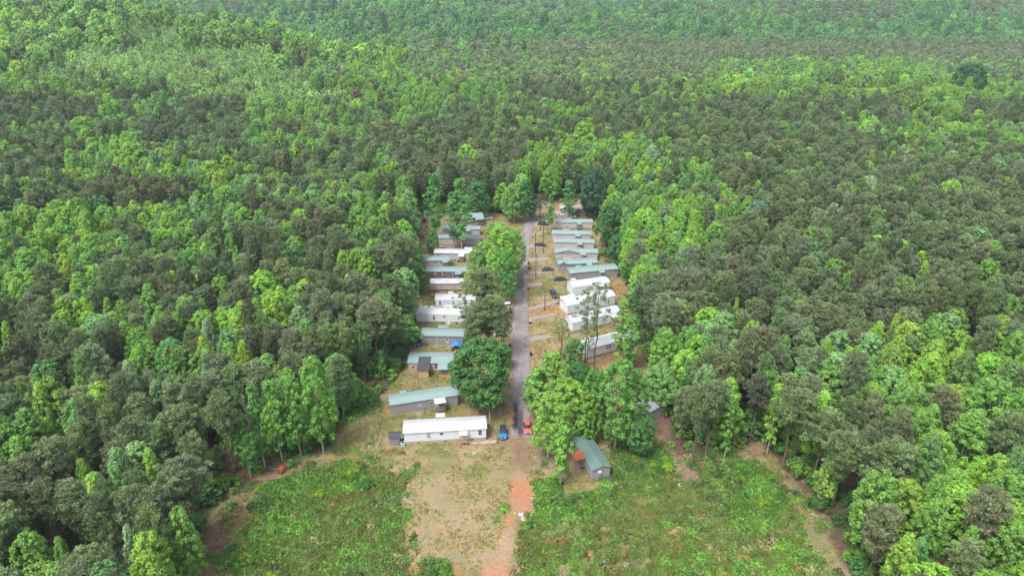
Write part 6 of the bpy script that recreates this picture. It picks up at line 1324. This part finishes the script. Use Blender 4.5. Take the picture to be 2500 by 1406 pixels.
# weeds in the two rough lots
p = grid_pts(.80, 80, 215, .5); x, y = p[:, 0], p[:, 1]; x, y = x[np.abs(x) < 95], y[np.abs(x) < 95]; u, v, dep = proj(x, y, np.zeros(len(x)))
wl = np.maximum(sdist(u, v, WEEDS_L), sdist(u, v, WEEDS_R)); nz1 = fbm(x, y, 7, 300, 4); nz2 = fbm(x, y, 2.4, 301, 3)
th = np.full(len(x), -1e9)
for P in THICK: th = np.maximum(th, sdist(u, v, P))
blob = np.zeros(len(x))
for (bu, bv, ru_, rv_, col, st) in BLOBS:
    if bv > 1150 and st >= .6: blob = np.maximum(blob, sm(-(((u - bu) / ru_) ** 2 + ((v - bv) / rv_) ** 2), -1.1, -.3))
trk = sdist(u, v, TRACK) > -6
ok = (((wl > -4) & (nz1 * .6 + nz2 * .4 + rng.normal(0, .06, len(x)) > .43)) | ((wl > -60) & (nz2 * .7 + nz1 * .3 + rng.normal(0, .06, len(x)) > .64)) | ((wl > -32) & (nz2 * .6 + nz1 * .4 + rng.normal(0, .06, len(x)) > .58)) | ((th > -6) & (rng.random(len(x)) < .95))) & (rng.random(len(x)) > blob * .93) & ~trk
hin = th > 0
x, y, nz1, nz2, hin, wl = (q[ok] for q in (x, y, nz1, nz2, hin, wl)); k = len(x)
g3 = fbm(x, y, 6, 320, 3); g4 = fbm(x, y, 2, 321, 2)
rd = rng.uniform(.45, .95, k) * (.7 + .7 * nz1) * np.where(hin, 1.25, 1.0); ht = rd * rng.uniform(.4, 1.05, k) * (1 + .35 * hin)
base = np.where((g3 > .56)[:, None], np.array([[.105, .215, .040]]), np.where((g3 > .47)[:, None], np.array([[.080, .175, .038]]), np.array([[.095, .150, .048]])))
base = np.where((g4 < .27)[:, None] & ~hin[:, None], np.array([[.21, .195, .10]]), base); base = base * np.array([[1.25, 1.42, 1.5]]) * (1 + .32 * rng.normal(size=(k, 1))).clip(.4, 1.8)
gn_scatter('weeds', PROTO['weed'], x, y, np.zeros(k), rd, ht, base, 'knee high mixed weeds and brambles filling the two rough lots', 'weeds')
# taller bushes in the thickets
m_ = hin & (rng.random(k) < .06); xb, yb = x[m_], y[m_]; kb = len(xb); rb = rng.uniform(.9, 1.9, kb)
gn_scatter('thicket', PROTO['bush'], xb, yb, np.zeros(kb), rb, rb * rng.uniform(.7, 1.1, kb), np.array([(.10, .23, .035), (.07, .18, .035), (.17, .28, .03), (.05, .14, .03)])[rng.integers(0, 4, kb)] * (1 + .12 * rng.normal(size=(kb, 1))), 'dense bramble and sapling thickets at the edges of the lots', 'thicket')
# short grass tufts everywhere in the clearing
p = grid_pts(.62, 84, 330, .5); x, y = p[:, 0], p[:, 1]; q_ = np.abs(x) < 100; x, y = x[q_], y[q_]; u, v, dep = proj(x, y, np.zeros(len(x)))
c_ = sdist(u, v, CLEARING) > -4; x, y, u, v = x[c_], y[c_], u[c_], v[c_]
g5 = fbm(x, y, 4, 400, 4); road_m = (sdist(u, v, [(r[1] - 2, r[0]) for r in ROAD] + [(r[2] + 2, r[0]) for r in reversed(ROAD)]) > 0) | (sdist(u, v, TRACK) > 2)
for P in DRIVES: road_m |= sdist(u, v, P) > -1
ok = (g5 + rng.normal(0, .08, len(x)) > .49) & ~road_m & (rng.random(len(x)) < np.where(v > 700, .75, .4)); x, y, v = x[ok], y[ok], v[ok]; k = len(x)
gc_ = ground_color(x, y); gt = (gc_ * .45 + np.array([[.12, .125, .055]])) * np.array([[1.5, 1.7, 1.2]]) * (1 + .25 * rng.normal(size=(k, 1))).clip(.5, 1.6)
u, v, _ = proj(x, y, np.zeros(k)); inw = np.maximum(sdist(u, v, WEEDS_L), sdist(u, v, WEEDS_R)) > 0
gt[inw] = gt[inw] * .4 + np.array([[.135, .185, .058]]) * rng.uniform(.5, 1.1, (inw.sum(), 1))
gn_scatter('grass', PROTO['tuft'], x, y, np.zeros(k), rng.uniform(.28, .6, k) * (1 + .5 * inw), rng.uniform(.14, .42, k) * (1 + 1.3 * inw), gt, 'thin dry and green grass tufts over the yards and lawns', 'grass')

# standing dead trees
for (u, v, vt, w, lab) in ((130, 350, 285, 34, 'bare silvery dead tree among dark pines, left woods'), (178, 372, 300, 26, 'second bare dead tree right of the silvery one, left woods'), (92, 385, 320, 26, 'thin bare dead tree left of the silvery one, left woods'),
        (1958, 890, 790, 44, 'bare dead tree with forked top among the right hand pines'), (1990, 340, 292, 46, 'greyish bare tree crown far among the right hand pines'), (1275, 372, 325, 40, 'bare grey tree among the pines beyond the homes'),
        (940, 745, 662, 50, 'bare branched dead snag beside the large grey pine'), (1195, 372, 338, 34, 'pinkish bare tree among the pines beyond the homes'), (628, 1130, 945, 40, 'tall thin bare stem at the left forest edge')):
    A = at(u, v); H = max(9, min(24, height_at(A.y, vt))); rad = px_to_m(w / 2, A.y, H * .6)
    r = thing('dead_tree', (A.x, A.y, float(terrain(A.x, A.y))), random.uniform(0, 6), lab, 'dead tree'); tm, bm_ = DEAD[int(u) % 2]; r.scale = (rad / 3.2, rad / 3.2, H / 18)
    add('trunk', tm, r); add('branches', bm_, r)
# fallen wood
def log(u, v, L_, ang, rad, label, ball=False):
    t_ = thing('fallen_log' if not ball else 'uprooted_stump', at(u, v), ang, label, 'log' if not ball else 'stump'); mb = MB(); k = 6
    mb.tube([(L_ * i / k, random.uniform(-.12, .12), rad + random.uniform(0, .08)) for i in range(k + 1)], [rad * (1 - .5 * i / k) for i in range(k + 1)], 7); mb.build('trunk', M_DEADWOOD if not ball else M_BARK, t_)
    br = MB()
    for _ in range(3): a = random.uniform(.4, .9) * L_; br.tube([(a, 0, rad), (a + .5, random.uniform(-.8, .8), rad + .25)], [rad * .4, .015], 5)
    br.build('branch', M_DEADWOOD, t_)
    if ball:
        bm2 = bmesh.new(); bmesh.ops.create_icosphere(bm2, subdivisions=3, radius=1.25)
        for q in bm2.verts:
            s = 1 + .28 * (vnoise(np.array([q.co.x * 3]), np.array([q.co.y * 3 + q.co.z * 2]), .9, 7)[0] - .5) * 2; q.co = Vector((q.co.x * .45 * s, q.co.y * s, q.co.z * .8 * s + .75))
        m3 = bpy.data.meshes.new('root_ball'); bm2.to_mesh(m3); bm2.free(); m3.materials.append(M_CLAYBALL); add('root_ball', m3, t_)
        rt = MB()
        for _ in range(14): a = random.uniform(0, 6.28); rt.tube([(.2, math.cos(a) * .8, .8 + math.sin(a) * .6), (.55, math.cos(a) * 1.5, .9 + math.sin(a) * 1.0)], [.06, .015], 4)
        rt.build('root', M_BARK, t_)
log(690, 1152, 3.8, R(160), .28, 'uprooted stump with rust red clay root ball at the left forest edge', True)
log(527, 1294, 3.2, R(-35), .08, 'pale dead branch on the bare strip at the left')
log(560, 1385, 2.2, R(70), .06, 'thin pale stick near the bottom of the left bare strip')
log(1674, 1252, 2.4, R(-50), .09, 'pale broken pole lying in the right hand lot')
log(1305, 1353, 1.6, R(-35), .1, 'short white stick in the weeds near the track')
log(1925, 1205, 2.2, R(10), .08, 'grey branch on the bare strip at the right')
log(1830, 1068, 2.6, R(5), .08, 'thin log at the top of the right hand bare strip')
def brush(u, v, n_, rad, L_, label, big=0, seed=1):
    rnd = random.Random(seed); t_ = thing('brush_pile', at(u, v), 0, label, 'brush pile')
    for i in range(n_):
        mb = MB(); x0, y0 = rnd.gauss(0, rad * .4), rnd.gauss(0, rad * .35); a = rnd.uniform(0, 6.28); l = L_ * rnd.uniform(.4, 1.1); r_ = rnd.uniform(.025, .06) if i >= big else .15; z0 = rnd.uniform(.05, .6) if i >= big else .2
        mb.tube([(x0, y0, z0), (x0 + math.cos(a) * l / 2, y0 + math.sin(a) * l / 2, z0 + rnd.uniform(0, .25)), (x0 + math.cos(a) * l, y0 + math.sin(a) * l, max(.05, z0 + rnd.uniform(-.3, .35)))], [r_, r_ * .8, r_ * .4], 5); mb.build('stick', M_DEADWOOD if i % 4 else mat('reddish stick', (.40, .22, .15), .9), t_)
brush(1262, 1390, 26, 1.5, 1.9, 'pile of pale logs and sticks at the bottom edge right of the track', 4, 3)
brush(1378, 1400, 60, 1.7, 1.8, 'dense pile of thin pinkish sticks at the bottom edge in the weeds', 0, 5)

# ------------------------------------------------------------------ haze
M_HAZE, t = new_mat('haze'); o = t.nodes.new('ShaderNodeOutputMaterial'); pv = t.nodes.new('ShaderNodeVolumePrincipled'); t.links.new(pv.outputs[0], o.inputs['Volume'])
pv.inputs['Color'].default_value = (.70, .84, 1.0, 1); pv.inputs['Density'].default_value = .00011; pv.inputs['Anisotropy'].default_value = .2
mb = MB(); mb.box(-4700, 4700, -600, 6600, float(pz_.min()) - 1.0, CAM_H + 12); hz = mb.build('haze', M_HAZE); tag(hz, kind='stuff')
